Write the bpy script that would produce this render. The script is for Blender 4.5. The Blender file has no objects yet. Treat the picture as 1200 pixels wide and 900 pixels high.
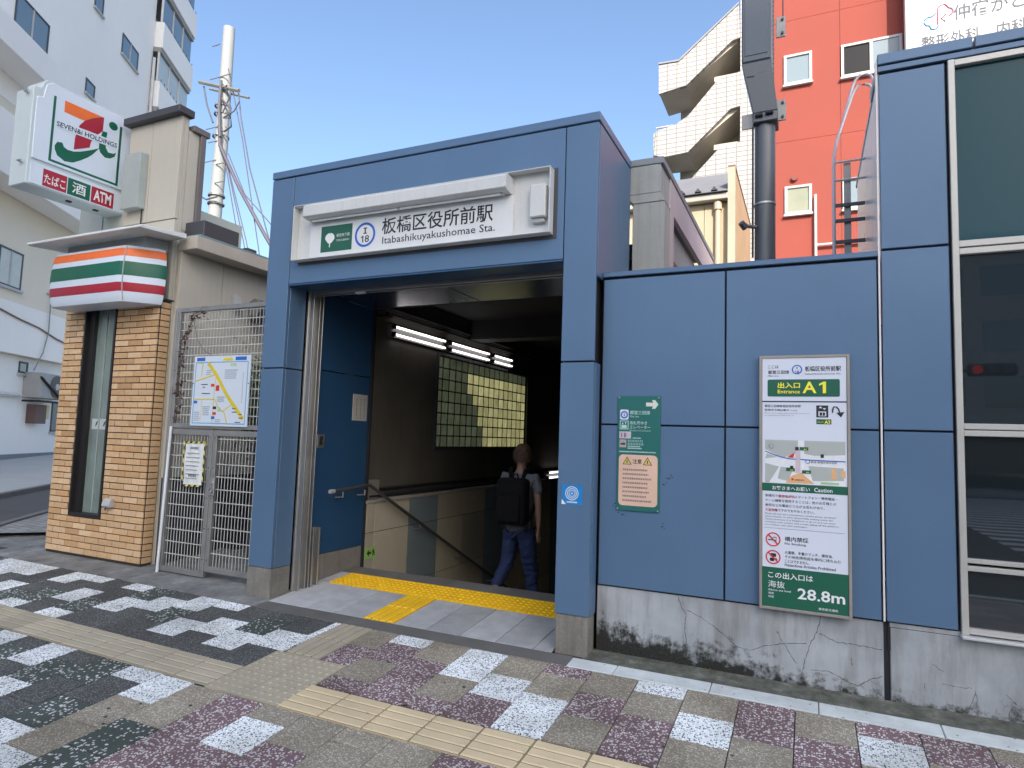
import bpy, bmesh, math, random
from mathutils import Matrix, Vector
random.seed(7)
S = bpy.context.scene
COL = S.collection
R = math.radians

# ------------------------------------------------------------------ camera
cam_d = bpy.data.cameras.new('camera'); cam = bpy.data.objects.new('camera', cam_d); COL.objects.link(cam)
S.camera = cam
cam_d.sensor_width = 36.0; cam_d.lens = 751.3 / 1200 * 36.0
cam_d.clip_start = 0.05; cam_d.clip_end = 2000
def cam_axes(yaw, pit, roll):
    y, p, r = R(yaw), R(pit), R(roll)
    fw = Vector((-math.sin(y)*math.cos(p), math.cos(y)*math.cos(p), math.sin(p)))
    rt = Vector((math.cos(y), math.sin(y), 0)); up = rt.cross(fw)
    c, s = math.cos(r), math.sin(r)
    return c*rt + s*up, -s*rt + c*up, fw
_r, _u, _f = cam_axes(24.878, 4.768, 1.866)
cam.matrix_world = Matrix(((_r.x, _u.x, -_f.x, 4.63), (_r.y, _u.y, -_f.y, -4.41), (_r.z, _u.z, -_f.z, 1.5), (0, 0, 0, 1)))

# ------------------------------------------------------------------ light
SUN_EL, SUN_X, SUN_Y = 33.0, 0.50, -0.866
W = bpy.data.worlds.new('World'); S.world = W; W.use_nodes = True
nt = W.node_tree; nt.nodes.clear()
sky = nt.nodes.new('ShaderNodeTexSky'); sky.sky_type = 'NISHITA'; sky.sun_disc = False
sky.sun_elevation = R(SUN_EL); sky.sun_rotation = math.atan2(SUN_X, SUN_Y)
sky.air_density = 1.05; sky.dust_density = 3.0; sky.ozone_density = 3.0; sky.altitude = 20
bg = nt.nodes.new('ShaderNodeBackground'); bg.inputs['Strength'].default_value = 0.135
wo = nt.nodes.new('ShaderNodeOutputWorld')
nt.links.new(sky.outputs[0], bg.inputs[0]); nt.links.new(bg.outputs[0], wo.inputs[0])
sun_d = bpy.data.lights.new('sun', 'SUN'); sun_d.energy = 2.6; sun_d.angle = R(0.5); sun_d.color = (1.0, 0.94, 0.86)
sun = bpy.data.objects.new('sun', sun_d); COL.objects.link(sun)
_d = Vector((SUN_X*math.cos(R(SUN_EL)), SUN_Y*math.cos(R(SUN_EL)), math.sin(R(SUN_EL))))
sun.rotation_euler = _d.to_track_quat('Z', 'Y').to_euler(); sun.location = (10, -20, 40)
S.view_settings.view_transform = 'Standard'; S.view_settings.look = 'None'
S.view_settings.exposure = 1.2; S.view_settings.gamma = 1.0
S.cycles.max_bounces = 8; S.cycles.diffuse_bounces = 4

# ------------------------------------------------------------------ materials
MATS = {}
def new_mat(name):
    m = bpy.data.materials.new(name); m.use_nodes = True
    return m, m.node_tree, m.node_tree.nodes['Principled BSDF']
def wpos(t, scale=None):
    g = t.nodes.new('ShaderNodeNewGeometry')
    if scale is None: return g.outputs['Position']
    v = t.nodes.new('ShaderNodeVectorMath'); v.operation = 'MULTIPLY'; v.inputs[1].default_value = scale
    t.links.new(g.outputs['Position'], v.inputs[0]); return v.outputs[0]
def noise(t, vec, scale, detail=4, rough=.55):
    n = t.nodes.new('ShaderNodeTexNoise'); n.inputs['Scale'].default_value = scale
    n.inputs['Detail'].default_value = detail; n.inputs['Roughness'].default_value = rough
    t.links.new(vec, n.inputs['Vector']); return n.outputs['Fac']
def ramp(t, fac, stops):
    r = t.nodes.new('ShaderNodeValToRGB'); e = r.color_ramp.elements
    while len(e) < len(stops): e.new(0.5)
    for i, (p, c) in enumerate(stops):
        e[i].position = p; e[i].color = (*c, 1) if len(c) == 3 else c
    t.links.new(fac, r.inputs[0]); return r.outputs[0]
def mix(t, fac, a, b, mode='MIX'):
    m = t.nodes.new('ShaderNodeMix'); m.data_type = 'RGBA'; m.blend_type = mode
    for s, v in ((m.inputs[0], fac), (m.inputs[6], a), (m.inputs[7], b)):
        if isinstance(v, (int, float)): s.default_value = v
        elif isinstance(v, tuple): s.default_value = (*v, 1)
        else: t.links.new(v, s)
    return m.outputs[2]
def math_(t, op, a, b=None, clamp=False):
    m = t.nodes.new('ShaderNodeMath'); m.operation = op; m.use_clamp = clamp
    for s, v in ((m.inputs[0], a), (m.inputs[1], b)):
        if v is None: continue
        if isinstance(v, (int, float)): s.default_value = v
        else: t.links.new(v, s)
    return m.outputs[0]
def bump(t, b, h, strength=.2, dist=.002):
    n = t.nodes.new('ShaderNodeBump'); n.inputs['Strength'].default_value = strength; n.inputs['Distance'].default_value = dist
    t.links.new(h, n.inputs['Height']); t.links.new(n.outputs[0], b.inputs['Normal'])
def mat(name, c, rough=.6, metal=0., vary=.12, scale=3., grain=60., bmp=.1, spec=.5, rnd=0., streak=0., dirt=(.1, .09, .08), coat=0.):
    """general painted / stone / plastic surface with tone drift, grain and optional vertical streaks"""
    if name in MATS: return MATS[name]
    m, t, b = new_mat(name)
    p = wpos(t)
    n1 = noise(t, p, scale, 5); n2 = noise(t, p, grain, 3)
    f = math_(t, 'ADD', math_(t, 'MULTIPLY', n1, .65), math_(t, 'MULTIPLY', n2, .35))
    lo = tuple(x*(1-vary) for x in c); hi = tuple(min(1, x*(1+vary)) for x in c)
    col = ramp(t, f, [(.3, lo), (.7, hi)])
    if rnd:
        oi = t.nodes.new('ShaderNodeObjectInfo')
        k = math_(t, 'ADD', math_(t, 'MULTIPLY', oi.outputs['Random'], rnd*2), 1-rnd)
        h = t.nodes.new('ShaderNodeHueSaturation'); t.links.new(k, h.inputs['Value']); t.links.new(col, h.inputs['Color']); col = h.outputs[0]
    if streak:
        sp = wpos(t, (9, 9, .55)); ns = noise(t, sp, 2.2, 6, .7)
        col = mix(t, math_(t, 'MULTIPLY', ramp(t, ns, [(.5, (0, 0, 0)), (.75, (1, 1, 1))]), streak), col, dirt)
    t.links.new(col, b.inputs['Base Color'])
    b.inputs['Metallic'].default_value = metal
    rr = math_(t, 'ADD', math_(t, 'MULTIPLY', n1, .16), max(.02, rough-.08)); t.links.new(rr, b.inputs['Roughness'])
    b.inputs['Specular IOR Level'].default_value = spec; b.inputs['Coat Weight'].default_value = coat
    if bmp: bump(t, b, n2, bmp, .002)
    MATS[name] = m; return m
def emis(name, c, strength):
    if name in MATS: return MATS[name]
    m, t, b = new_mat(name); b.inputs['Base Color'].default_value = (*c, 1)
    b.inputs['Emission Color'].default_value = (*c, 1); b.inputs['Emission Strength'].default_value = strength
    MATS[name] = m; return m
def chips(name, base, chip, amount=.35, scale=75., base2=None, rough=.75):
    """terrazzo / exposed aggregate: angular chips in a cement body"""
    m, t, b = new_mat(name); p = wpos(t)
    d = t.nodes.new('ShaderNodeTexNoise'); d.inputs['Scale'].default_value = 45; t.links.new(p, d.inputs['Vector'])
    vm = t.nodes.new('ShaderNodeVectorMath'); vm.operation = 'MULTIPLY_ADD'; vm.inputs[1].default_value = (.012, .012, .012)
    t.links.new(d.outputs['Color'], vm.inputs[0]); t.links.new(p, vm.inputs[2])
    v = t.nodes.new('ShaderNodeTexVoronoi'); v.inputs['Scale'].default_value = scale; t.links.new(vm.outputs[0], v.inputs['Vector'])
    sx = t.nodes.new('ShaderNodeSeparateColor'); t.links.new(v.outputs['Color'], sx.inputs[0])
    sel = math_(t, 'GREATER_THAN', sx.outputs[0], 1-amount)
    core = math_(t, 'LESS_THAN', v.outputs['Distance'], .52)
    f = math_(t, 'MULTIPLY', sel, core)
    fine = noise(t, p, 150, 3); big = noise(t, p, 2.2, 4)
    body = ramp(t, fine, [(.32, tuple(x*.6 for x in base)), (.68, base2 or tuple(x*1.35 for x in base))])
    ch = mix(t, sx.outputs[1], tuple(x*.72 for x in chip), chip)
    col = mix(t, f, body, ch)
    drt = ramp(t, big, [(.35, (.70, .69, .66)), (.62, (1.05, 1.05, 1.05))])
    col = mix(t, 1., col, drt, 'MULTIPLY')
    oi = t.nodes.new('ShaderNodeObjectInfo'); k = math_(t, 'ADD', math_(t, 'MULTIPLY', oi.outputs['Random'], .22), .89)
    h = t.nodes.new('ShaderNodeHueSaturation'); t.links.new(k, h.inputs['Value']); t.links.new(col, h.inputs['Color'])
    t.links.new(h.outputs[0], b.inputs['Base Color']); b.inputs['Roughness'].default_value = rough
    bump(t, b, math_(t, 'ADD', fine, f), .35, .0015)
    MATS[name] = m; return m

BLUE = mat('blue_metal_panel', (.095, .17, .275), .40, .15, .07, 1.6, 120, .03, rnd=.04, streak=.16, dirt=(.10, .15, .22))
def warp(m):
    t = m.node_tree; b = t.nodes['Principled BSDF']; old = b.inputs['Normal'].links[0].from_node
    n = t.nodes.new('ShaderNodeBump'); n.inputs['Strength'].default_value = .35; n.inputs['Distance'].default_value = .02
    t.links.new(noise(t, wpos(t), 1.7, 2, .4), n.inputs['Height']); t.links.new(old.outputs[0], n.inputs['Normal']); t.links.new(n.outputs[0], b.inputs['Normal'])
warp(BLUE)
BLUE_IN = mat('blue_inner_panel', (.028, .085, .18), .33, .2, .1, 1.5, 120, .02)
DARKJ = mat('dark_joint', (.012, .013, .018), .8)
CONC_D = mat('stained_pillar_concrete', (.20, .19, .16), .85, 0, .35, 5, 70, .4, streak=.5, dirt=(.05, .047, .04))
STEEL = mat('brushed_steel', (.5, .49, .47), .38, .85, .12, 4, 200, .05)
ALU = mat('frame_aluminium', (.50, .49, .45), .45, .35, .06, 3, 90, .02)
GALV = mat('galvanised_steel', (.30, .295, .275), .5, .5, .2, 7, 120, .08)
WHITE = mat('white_enamel', (.78, .79, .78), .4, 0, .03, 3, 60, .02)
WHITE_W = mat('weathered_white_paint', (.62, .63, .61), .55, 0, .08, 2, 60, .05, streak=.22, dirt=(.32, .31, .28))
INK = mat('black_ink', (.02, .02, .024), .55)
INKG = mat('grey_ink', (.22, .23, .24), .6)
GREEN = mat('sign_green', (.008, .105, .06), .45, 0, .05)
TEAL = mat('faded_green_board', (.012, .13, .115), .5, 0, .08)
YEL = mat('sign_yellow', (.9, .82, .05), .5)
REDP = mat('sign_red', (.62, .03, .03), .45)
MAROON = mat('store_red', (.38, .012, .03), .4)
ORANGE = mat('store_orange', (.85, .16, .02), .4)
SGREEN = mat('store_green', (.0, .11, .055), .4)
CBLUE = mat('line_blue', (.02, .12, .50), .45)
STK = mat('sticker_blue', (.01, .22, .55), .4)
PEACH = mat('notice_peach', (.72, .48, .35), .6)
PAPER = mat('paper', (.70, .72, .70), .8, 0, .06, 8)
CREAMW = mat('store_cream_wall', (.53, .495, .41), .8, 0, .06, 1.4, 90, .15, streak=.12, dirt=(.26, .23, .19))
DGREY = mat('dark_grey_metal', (.07, .07, .075), .5, .3)
NAVY = mat('navy_plinth', (.025, .03, .05), .7)
BLACKF = mat('black_frame', (.018, .016, .016), .4)
PLAST = mat('grey_plastic', (.42, .43, .42), .5)
SIGNW = mat('sign_face_white', (.66, .73, .80), .35, 0, .03, 2, 60, 0)
SIGNC = mat('sign_case', (.55, .62, .62), .5, 0, .05, 4)

BR1 = mat('brick_sand', (.60, .385, .20), .8, 0, .16, 30, 160, .35, rnd=.10)
BR2 = mat('brick_ochre', (.52, .31, .145), .8, 0, .16, 30, 160, .35, rnd=.10)
BR3 = mat('brick_pale', (.66, .45, .26), .8, 0, .14, 30, 160, .35, rnd=.08)
MORT = mat('dark_mortar', (.045, .035, .028), .95)

T_W = chips('paver_white_terrazzo', (.82, .85, .84), (.10, .13, .14), .34, 100)
T_D = chips('paver_charcoal', (.062, .064, .060), (.24, .25, .24), .40, 130)
T_G = chips('paver_green_chips', (.06, .082, .07), (.80, .78, .76), .24, 62)
T_P = chips('paver_purple_chips', (.20, .125, .135), (.80, .76, .72), .42, 85)
T_T = chips('paver_tan_grit', (.30, .262, .20), (.60, .55, .44), .40, 105)
TAC = mat('tactile_grey_beige', (.40, .355, .26), .85, 0, .12, 4, 150, .3, rnd=.08)
TACR = mat('tactile_tan', (.62, .50, .31), .85, 0, .12, 4, 150, .3, rnd=.06)
TACY = mat('tactile_yellow', (.95, .53, .01), .6, 0, .12, 6, 90, .2, rnd=.04)
GRAN = mat('granite_grey', (.40, .41, .41), .55, 0, .22, 8, 180, .2, rnd=.2)
GRAND = mat('granite_kerb_dark', (.13, .125, .115), .75, 0, .2, 5, 180, .3, rnd=.06)
KERBL = mat('kerb_light_stone', (.56, .60, .58), .8, 0, .22, 6, 150, .3, rnd=.05, streak=.1)
GROOVE = mat('groove_dark', (.20, .175, .12), .95)  # groove floors get a darker tone than the bars
MORTG = mat('paving_bed', (.04, .04, .036), .95)

def ground_mats():
    # forecourt concrete with blotches
    m, t, b = new_mat('forecourt_concrete'); p = wpos(t)
    n = noise(t, p, 2.6, 9, .72); n2 = noise(t, p, 90, 3)
    c = ramp(t, n, [(.36, (.10, .105, .10)), (.47, (.19, .19, .18)), (.56, (.24, .245, .235)), (.68, (.42, .42, .40))])
    c = mix(t, math_(t, 'MULTIPLY', n2, .4), c, (.1, .1, .095)); t.links.new(c, b.inputs['Base Color']); b.inputs['Roughness'].default_value = .9
    bump(t, b, n2, .3, .003); MATS['forecourt'] = m
    m, t, b = new_mat('mossy_gutter_concrete'); p = wpos(t)
    n = noise(t, p, 9, 6, .7); c = ramp(t, n, [(.3, (.045, .048, .036)), (.55, (.125, .128, .10)), (.75, (.26, .26, .23))])
    t.links.new(c, b.inputs['Base Color']); b.inputs['Roughness'].default_value = .95; bump(t, b, n, .5, .01); MATS['moss'] = m
    m, t, b = new_mat('asphalt'); p = wpos(t)
    n = noise(t, p, 180, 3); n2 = noise(t, p, .8, 4)
    c = ramp(t, n, [(.3, (.03, .031, .033)), (.7, (.085, .086, .088))]); c = mix(t, math_(t, 'MULTIPLY', n2, .4), c, (.10, .10, .10))
    t.links.new(c, b.inputs['Base Color']); b.inputs['Roughness'].default_value = .9; bump(t, b, n, .5, .004); MATS['asphalt'] = m
    # paving sheet beyond the modelled tiles: brick pattern of random tones
    m, t, b = new_mat('distant_paving'); p = wpos(t)
    br = t.nodes.new('ShaderNodeTexBrick'); br.inputs['Scale'].default_value = 1; br.inputs['Brick Width'].default_value = .305; br.inputs['Row Height'].default_value = .305
    br.inputs['Mortar Size'].default_value = .003; br.inputs['Color1'].default_value = (.40, .36, .29, 1); br.inputs['Color2'].default_value = (.26, .20, .22, 1); br.inputs['Mortar'].default_value = (.03, .03, .03, 1)
    t.links.new(p, br.inputs['Vector']); n = noise(t, p, 220, 2); c = mix(t, math_(t, 'MULTIPLY', n, .5), br.outputs[0], (.3, .3, .3))
    t.links.new(c, b.inputs['Base Color']); b.inputs['Roughness'].default_value = .85; MATS['paving_far'] = m
    # wall plinth: pale plaster, water marks and black-green mould rising from the ground
    m, t, b = new_mat('mouldy_plinth_plaster'); p = wpos(t)
    n = noise(t, p, 2.5, 6, .6); n2 = noise(t, p, 14, 8, .72); n3 = noise(t, wpos(t, (3.6, 3.6, .5)), 3, 6, .62)
    c = ramp(t, n, [(.3, (.27, .29, .30)), (.7, (.44, .46, .47))])
    sep = t.nodes.new('ShaderNodeSeparateXYZ'); t.links.new(p, sep.inputs[0])
    lefty = math_(t, 'MULTIPLY', math_(t, 'SUBTRACT', 5.0, sep.outputs['X']), .10, False)
    lefty = math_(t, 'MAXIMUM', lefty, 0.0)
    hh = math_(t, 'SUBTRACT', math_(t, 'ADD', lefty, .062), sep.outputs['Z'])
    k = math_(t, 'ADD', math_(t, 'MULTIPLY', hh, 9), math_(t, 'MULTIPLY', math_(t, 'SUBTRACT', n2, .5), 5))
    k2 = math_(t, 'ADD', k, math_(t, 'MULTIPLY', math_(t, 'SUBTRACT', n3, .5), 2.2), True)
    c = mix(t, math_(t, 'MULTIPLY', ramp(t, n3, [(.46, (0, 0, 0)), (.70, (1, 1, 1))]), .55), c, (.15, .145, .13))
    spot = noise(t, p, 60, 5, .7)
    mould = ramp(t, spot, [(.3, (.010, .011, .009)), (.62, (.028, .029, .023)), (.8, (.11, .11, .095))])
    c = mix(t, k2, c, mould); t.links.new(c, b.inputs['Base Color']); b.inputs['Roughness'].default_value = .9
    bump(t, b, n2, .35, .006); MATS['plinth'] = m
    # white tiled wall
    for nm, tile, grout, w, h in (('white_tiled_wall', (.52, .50, .465), (.24, .225, .21), .24, .12),):
        m, t, b = new_mat(nm); p = wpos(t)
        sp = t.nodes.new('ShaderNodeSeparateXYZ'); t.links.new(p, sp.inputs[0]); cb = t.nodes.new('ShaderNodeCombineXYZ')
        t.links.new(math_(t, 'ADD', sp.outputs['X'], sp.outputs['Y']), cb.inputs['X']); t.links.new(sp.outputs['Z'], cb.inputs['Y'])
        br = t.nodes.new('ShaderNodeTexBrick'); br.offset = 0; br.inputs['Scale'].default_value = 1; br.inputs['Brick Width'].default_value = w; br.inputs['Row Height'].default_value = h
        br.inputs['Mortar Size'].default_value = .013; br.inputs['Color1'].default_value = (*tile, 1); br.inputs['Color2'].default_value = tuple(x*.94 for x in tile)+(1,); br.inputs['Mortar'].default_value = (*grout, 1)
        t.links.new(cb.outputs[0], br.inputs['Vector']); n = noise(t, p, .8, 4)
        c = mix(t, math_(t, 'MULTIPLY', n, .25), br.outputs[0], (.42, .40, .36)); t.links.new(c, b.inputs['Base Color']); b.inputs['Roughness'].default_value = .5; MATS[nm] = m
    # side street block paving
    m, t, b = new_mat('side_street_paving'); p = wpos(t)
    br = t.nodes.new('ShaderNodeTexBrick'); br.inputs['Scale'].default_value = 1; br.inputs['Brick Width'].default_value = .2; br.inputs['Row Height'].default_value = .1; br.inputs['Mortar Size'].default_value = .005
    br.inputs['Color1'].default_value = (.30, .295, .28, 1); br.inputs['Color2'].default_value = (.21, .205, .195, 1); br.inputs['Mortar'].default_value = (.07, .07, .065, 1)
    t.links.new(p, br.inputs['Vector']); t.links.new(br.outputs[0], b.inputs['Base Color']); b.inputs['Roughness'].default_value = .85; MATS['blocks'] = m
ground_mats()
def glass(name, c, rough=.03, spec=.8, metal=0.):
    m, t, b = new_mat(name); b.inputs['Base Color'].default_value = (*c, 1); b.inputs['Roughness'].default_value = rough
    b.inputs['Specular IOR Level'].default_value = spec; b.inputs['Metallic'].default_value = metal; b.inputs['IOR'].default_value = 1.6
    n = noise(t, wpos(t), 1.3, 3); bump(t, b, n, .02, .02)
    MATS[name] = m; return m
G_DARK = glass('dark_window_glass', (.012, .017, .019), .02, 1.0)
G_TEAL = glass('teal_tinted_glass', (.008, .06, .078), .06, .10)
G_SKY = glass('sky_window_glass', (.10, .15, .17), .04, 1.0)
G_FROST = glass('frosted_pale_glass', (.20, .26, .29), .3, .5)
G_BLACK = glass('open_window_dark', (.006, .006, .007), .5, .2)

# ------------------------------------------------------------------ mesh builder
class B:
    def __init__(s): s.v = []; s.f = []
    def box(s, x0, x1, y0, y1, z0, z1, M=None):
        n = len(s.v); P = [(x, y, z) for z in (z0, z1) for y in (y0, y1) for x in (x0, x1)]
        if M: P = [tuple(M @ Vector(p)) for p in P]
        s.v += P
        s.f += [tuple(n+i for i in q) for q in ((0, 2, 3, 1), (4, 5, 7, 6), (0, 1, 5, 4), (2, 6, 7, 3), (0, 4, 6, 2), (1, 3, 7, 5))]
        return s
    def quad(s, a, b, c, d): n = len(s.v); s.v += [a, b, c, d]; s.f.append((n, n+1, n+2, n+3)); return s
    def prism(s, pts, ax, a0, a1):
        """pts: 2D outline; ax: axis of extrusion 'x','y','z'"""
        def mk(p, a): return (a, p[0], p[1]) if ax == 'x' else ((p[0], a, p[1]) if ax == 'y' else (p[0], p[1], a))
        n = len(s.v); k = len(pts); s.v += [mk(p, a0) for p in pts] + [mk(p, a1) for p in pts]
        s.f.append(tuple(n+i for i in range(k))); s.f.append(tuple(n+k+i for i in reversed(range(k))))
        for i in range(k): j = (i+1) % k; s.f.append((n+i, n+k+i, n+k+j, n+j))
        return s
    def tube(s, pts, r, seg=8, caps=True):
        pts = [Vector(p) for p in pts]; n0 = len(s.v); k = len(pts); rs = r if isinstance(r, (list, tuple)) else [r]*k
        up = Vector((0, 0, 1)) if abs((pts[1]-pts[0]).normalized().z) < .9 else Vector((1, 0, 0))
        for i, p in enumerate(pts):
            d = ((pts[min(i+1, k-1)]-pts[max(i-1, 0)])).normalized(); a = d.cross(up).normalized(); b = a.cross(d)
            for j in range(seg):
                t = 2*math.pi*j/seg; s.v.append(tuple(p + (a*math.cos(t)+b*math.sin(t))*rs[i]))
        for i in range(k-1):
            for j in range(seg):
                q = (j+1) % seg; s.f.append((n0+i*seg+j, n0+i*seg+q, n0+(i+1)*seg+q, n0+(i+1)*seg+j))
        if caps: s.f.append(tuple(n0+j for j in reversed(range(seg)))); s.f.append(tuple(n0+(k-1)*seg+j for j in range(seg)))
        return s
    def ring(s, c, right, up, r0, r1, th, seg=32):
        c, right, up = Vector(c), Vector(right), Vector(up); nrm = right.cross(up); n = len(s.v)
        for j in range(seg):
            t = 2*math.pi*j/seg; d = right*math.cos(t)+up*math.sin(t)
            s.v += [tuple(c+d*r0), tuple(c+d*r1), tuple(c+d*r0+nrm*th), tuple(c+d*r1+nrm*th)]
        for j in range(seg):
            a, b = n+4*j, n+4*((j+1) % seg); s.f += [(a+2, a+3, b+3, b+2), (a+1, b+1, b+3, a+3), (a, a+2, b+2, b)]
        return s
    def mesh(s, name, m, bevel=0, smooth=False, seg=1):
        me = bpy.data.meshes.new(name); me.from_pydata(s.v, [], s.f)
        bm = bmesh.new(); bm.from_mesh(me)
        bmesh.ops.recalc_face_normals(bm, faces=bm.faces)
        if bevel:
            ed = [e for e in bm.edges if len(e.link_faces) == 2 and e.calc_face_angle(0) > .5]
            bmesh.ops.bevel(bm, geom=ed, offset=bevel, segments=seg, profile=.5, affect='EDGES', clamp_overlap=True)
        bm.to_mesh(me); bm.free()
        if smooth:
            for p in me.polygons: p.use_smooth = True
            me.set_sharp_from_angle(angle=R(35))
        me.materials.append(m); return me
    def build(s, name, m, parent=None, bevel=0, smooth=False, seg=1, **tags):
        return link(name, s.mesh(name, m, bevel, smooth, seg), parent, **tags)
def link(name, me, parent=None, **tags):
    o = bpy.data.objects.new(name, me); COL.objects.link(o)
    if parent is not None: setpar(o, parent)
    for k, v in tags.items(): o[k] = v
    return o
def setpar(o, parent):
    # every parent is unrotated; its inverse keeps the child where it was built
    o.parent = parent; o.matrix_parent_inverse = Matrix.Translation(-Vector(parent.location))
def thing(name, label, cat, loc=(0, 0, 0), group=None, kind=None):
    o = bpy.data.objects.new(name, None); COL.objects.link(o); o.location = loc; o.empty_display_size = .2
    o['label'] = label
    if cat: o['category'] = cat
    if group: o['group'] = group
    if kind: o['kind'] = kind
    return o
def tag(o, label, cat, group=None):
    o['label'] = label; o['category'] = cat
    if group: o['group'] = group
    return o
_cache = {}
def piece(name, dims, m, loc, parent, bevel=.002, rotx=0, rotz=0, mesh=None):
    """one loose piece (tile, brick): origin at its middle, mesh shared between alike pieces"""
    key = (name, tuple(round(d, 4) for d in dims), m.name, bevel) if mesh is None else None
    if mesh is None:
        if key not in _cache:
            a, b, c = (d/2 for d in dims); _cache[key] = B().box(-a, a, -b, b, -c, c).mesh(name, m, bevel)
        mesh = _cache[key]
    o = bpy.data.objects.new(name, mesh); COL.objects.link(o); o.location = loc; o.rotation_euler = (rotx, 0, rotz)
    if parent is not None: setpar(o, parent)
    return o
FONTC = {}
def text(s, x, z, h, m, parent, width=None, y=0., bold=0., plane='y', name='lettering', align='L', th=.0012, spacing=1.):
    """flat print: s starts at (x, z) on plane y (or X=y for plane 'x'); h = letter height; width = fitted width"""
    cu = bpy.data.curves.new('t', 'FONT'); cu.body = s; cu.size = 1.0; cu.offset = bold; cu.resolution_u = 2; cu.space_character = spacing
    ob = bpy.data.objects.new('t', cu); COL.objects.link(ob)
    dg = bpy.context.evaluated_depsgraph_get(); me = bpy.data.meshes.new_from_object(ob.evaluated_get(dg)); bpy.data.objects.remove(ob); bpy.data.curves.remove(cu)
    if not me.vertices: return None
    xs = [v.co.x for v in me.vertices]; ys = [v.co.y for v in me.vertices]
    x0, x1 = min(xs), max(xs); y0, y1 = min(ys), max(ys)
    sy = h/(y1-y0); sx = (width/(x1-x0)) if width else sy
    tot = (x1-x0)*sx; ox = 0 if align == 'L' else (-tot/2 if align == 'C' else -tot)
    for v in me.vertices:
        a = (v.co.x-x0)*sx+ox; b = (v.co.y-y0)*sy
        v.co = (x+a, y-th, z+b) if plane == 'y' else (y+th, x+a, z+b)
    me.name = name; me.materials.clear(); me.materials.append(m)
    return link(name, me, parent)
def flat(pts, m, parent, y, name='print', th=.0008, plane='y'):
    """flat printed shape on the plane"""
    b = B(); b.prism(pts, 'y' if plane == 'y' else 'x', y, y-th if plane == 'y' else y+th); return b.build(name, m, parent)
def rect(x0, x1, z0, z1): return [(x0, z0), (x1, z0), (x1, z1), (x0, z1)]
def rrect(x0, x1, z0, z1, r, k=4):
    P = []
    for cx, cz, a0 in ((x1-r, z1-r, 0), (x0+r, z1-r, 90), (x0+r, z0+r, 180), (x1-r, z0+r, 270)):
        for i in range(k+1):
            a = R(a0+90*i/k); P.append((cx+r*math.cos(a), cz+r*math.sin(a)))
    return P
def disc(cx, cz, r, k=24): return [(cx+r*math.cos(2*math.pi*i/k), cz+r*math.sin(2*math.pi*i/k)) for i in range(k)]
def serif_i(cx, z, w, h, m, parent, y):
    t = h*.17; k = w*.19
    return flat([(cx-w/2, z), (cx+w/2, z), (cx+w/2, z+t), (cx+k, z+t), (cx+k, z+h-t), (cx+w/2, z+h-t), (cx+w/2, z+h), (cx-w/2, z+h), (cx-w/2, z+h-t), (cx-k, z+h-t), (cx-k, z+t), (cx-w/2, z+t)], m, parent, y, 'lettering')
def one(x, z, w, h, m, parent, y, t=.42):
    s_ = w*t
    return flat([(x+w-s_, z), (x+w, z), (x+w, z+h), (x+w-s_*.8, z+h), (x, z+h*.80), (x, z+h*.64), (x+w-s_, z+h*.78)], m, parent, y, 'lettering')
def lines(x0, x1, z1, n, dz, h, m, parent, y, name='print', jag=True, rnd=random.Random(3)):
    """rows of small illegible print drawn as broken strokes"""
    b = B()
    for i in range(n):
        z = z1-i*dz; x = x0; e = x1 - (rnd.random()*.25*(x1-x0) if jag else 0)
        while x < e:
            w = h*rnd.uniform(.5, 1.0); b.prism(rect(x, min(x+w, e), z-h, z), 'y', y, y-.0008); x += w+h*.28
    return b.build(name, m, parent)

SL = .078
def gz(x, y):
    if y <= 1.2: return SL*max(y, -6.0)
    return SL*1.2 + (y-1.2)*.035
def drift(x): return .014*(1.2-x) if x < 1.2 else 0.

# ================================================================== THE SETTING
# ground sheet to the horizon
b = B(); 
ys = [-300, -60, -6.0, 0, 1.2, 20, 60, 400]
for i in range(len(ys)-1):
    z0 = (gz(0, ys[i]) if ys[i] > -6.01 else -.75) - .06; z1 = (gz(0, ys[i+1]) if ys[i+1] > -6.01 else -.75) - .06
    if ys[i+1] == -6.0: z1 = -.75
    if ys[i] == -6.0: z0 = -.75
    for xa, xb in ((-400, .28), (.28, 2.97), (2.97, 400)):
        if xa == .28 and ys[i] >= 1.2 and ys[i] < 20:
            b.quad((xa, 10, gz(0, 10)-.06), (xb, 10, gz(0, 10)-.06), (xb, ys[i+1], z1), (xa, ys[i+1], z1)); continue
        b.quad((xa, ys[i], z0), (xb, ys[i], z0), (xb, ys[i+1], z1), (xa, ys[i+1], z1))
b.build('ground', MATS['forecourt'], kind='structure')
# main road with kerb, crosswalk
b = B().quad((-180, -33, -.6), (180, -33, -.6), (180, -6.15, -.6), (-180, -6.15, -.6)); road = b.build('road', MATS['asphalt'], kind='structure')
MARK = mat('road_paint', (.72, .72, .70), .8, 0, .12, 6, 90, .2)
for i in range(26):
    y = -7.2-.95*i; piece('crosswalk_stripe', (5.0, .45, .008), MARK, (11.2, y, -.592), road, .0)
b = B()
b.box(-120, 140, -6.15, -6.0, -.7, -.455); kb = b.build('kerb', KERBL, kind='structure', bevel=.012)
b = B().box(-180, 180, -38, -33, -.75, -.46); b.build('far_pavement', mat('far_pavement_light', (.34, .33, .31), .85), kind='structure')

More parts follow.
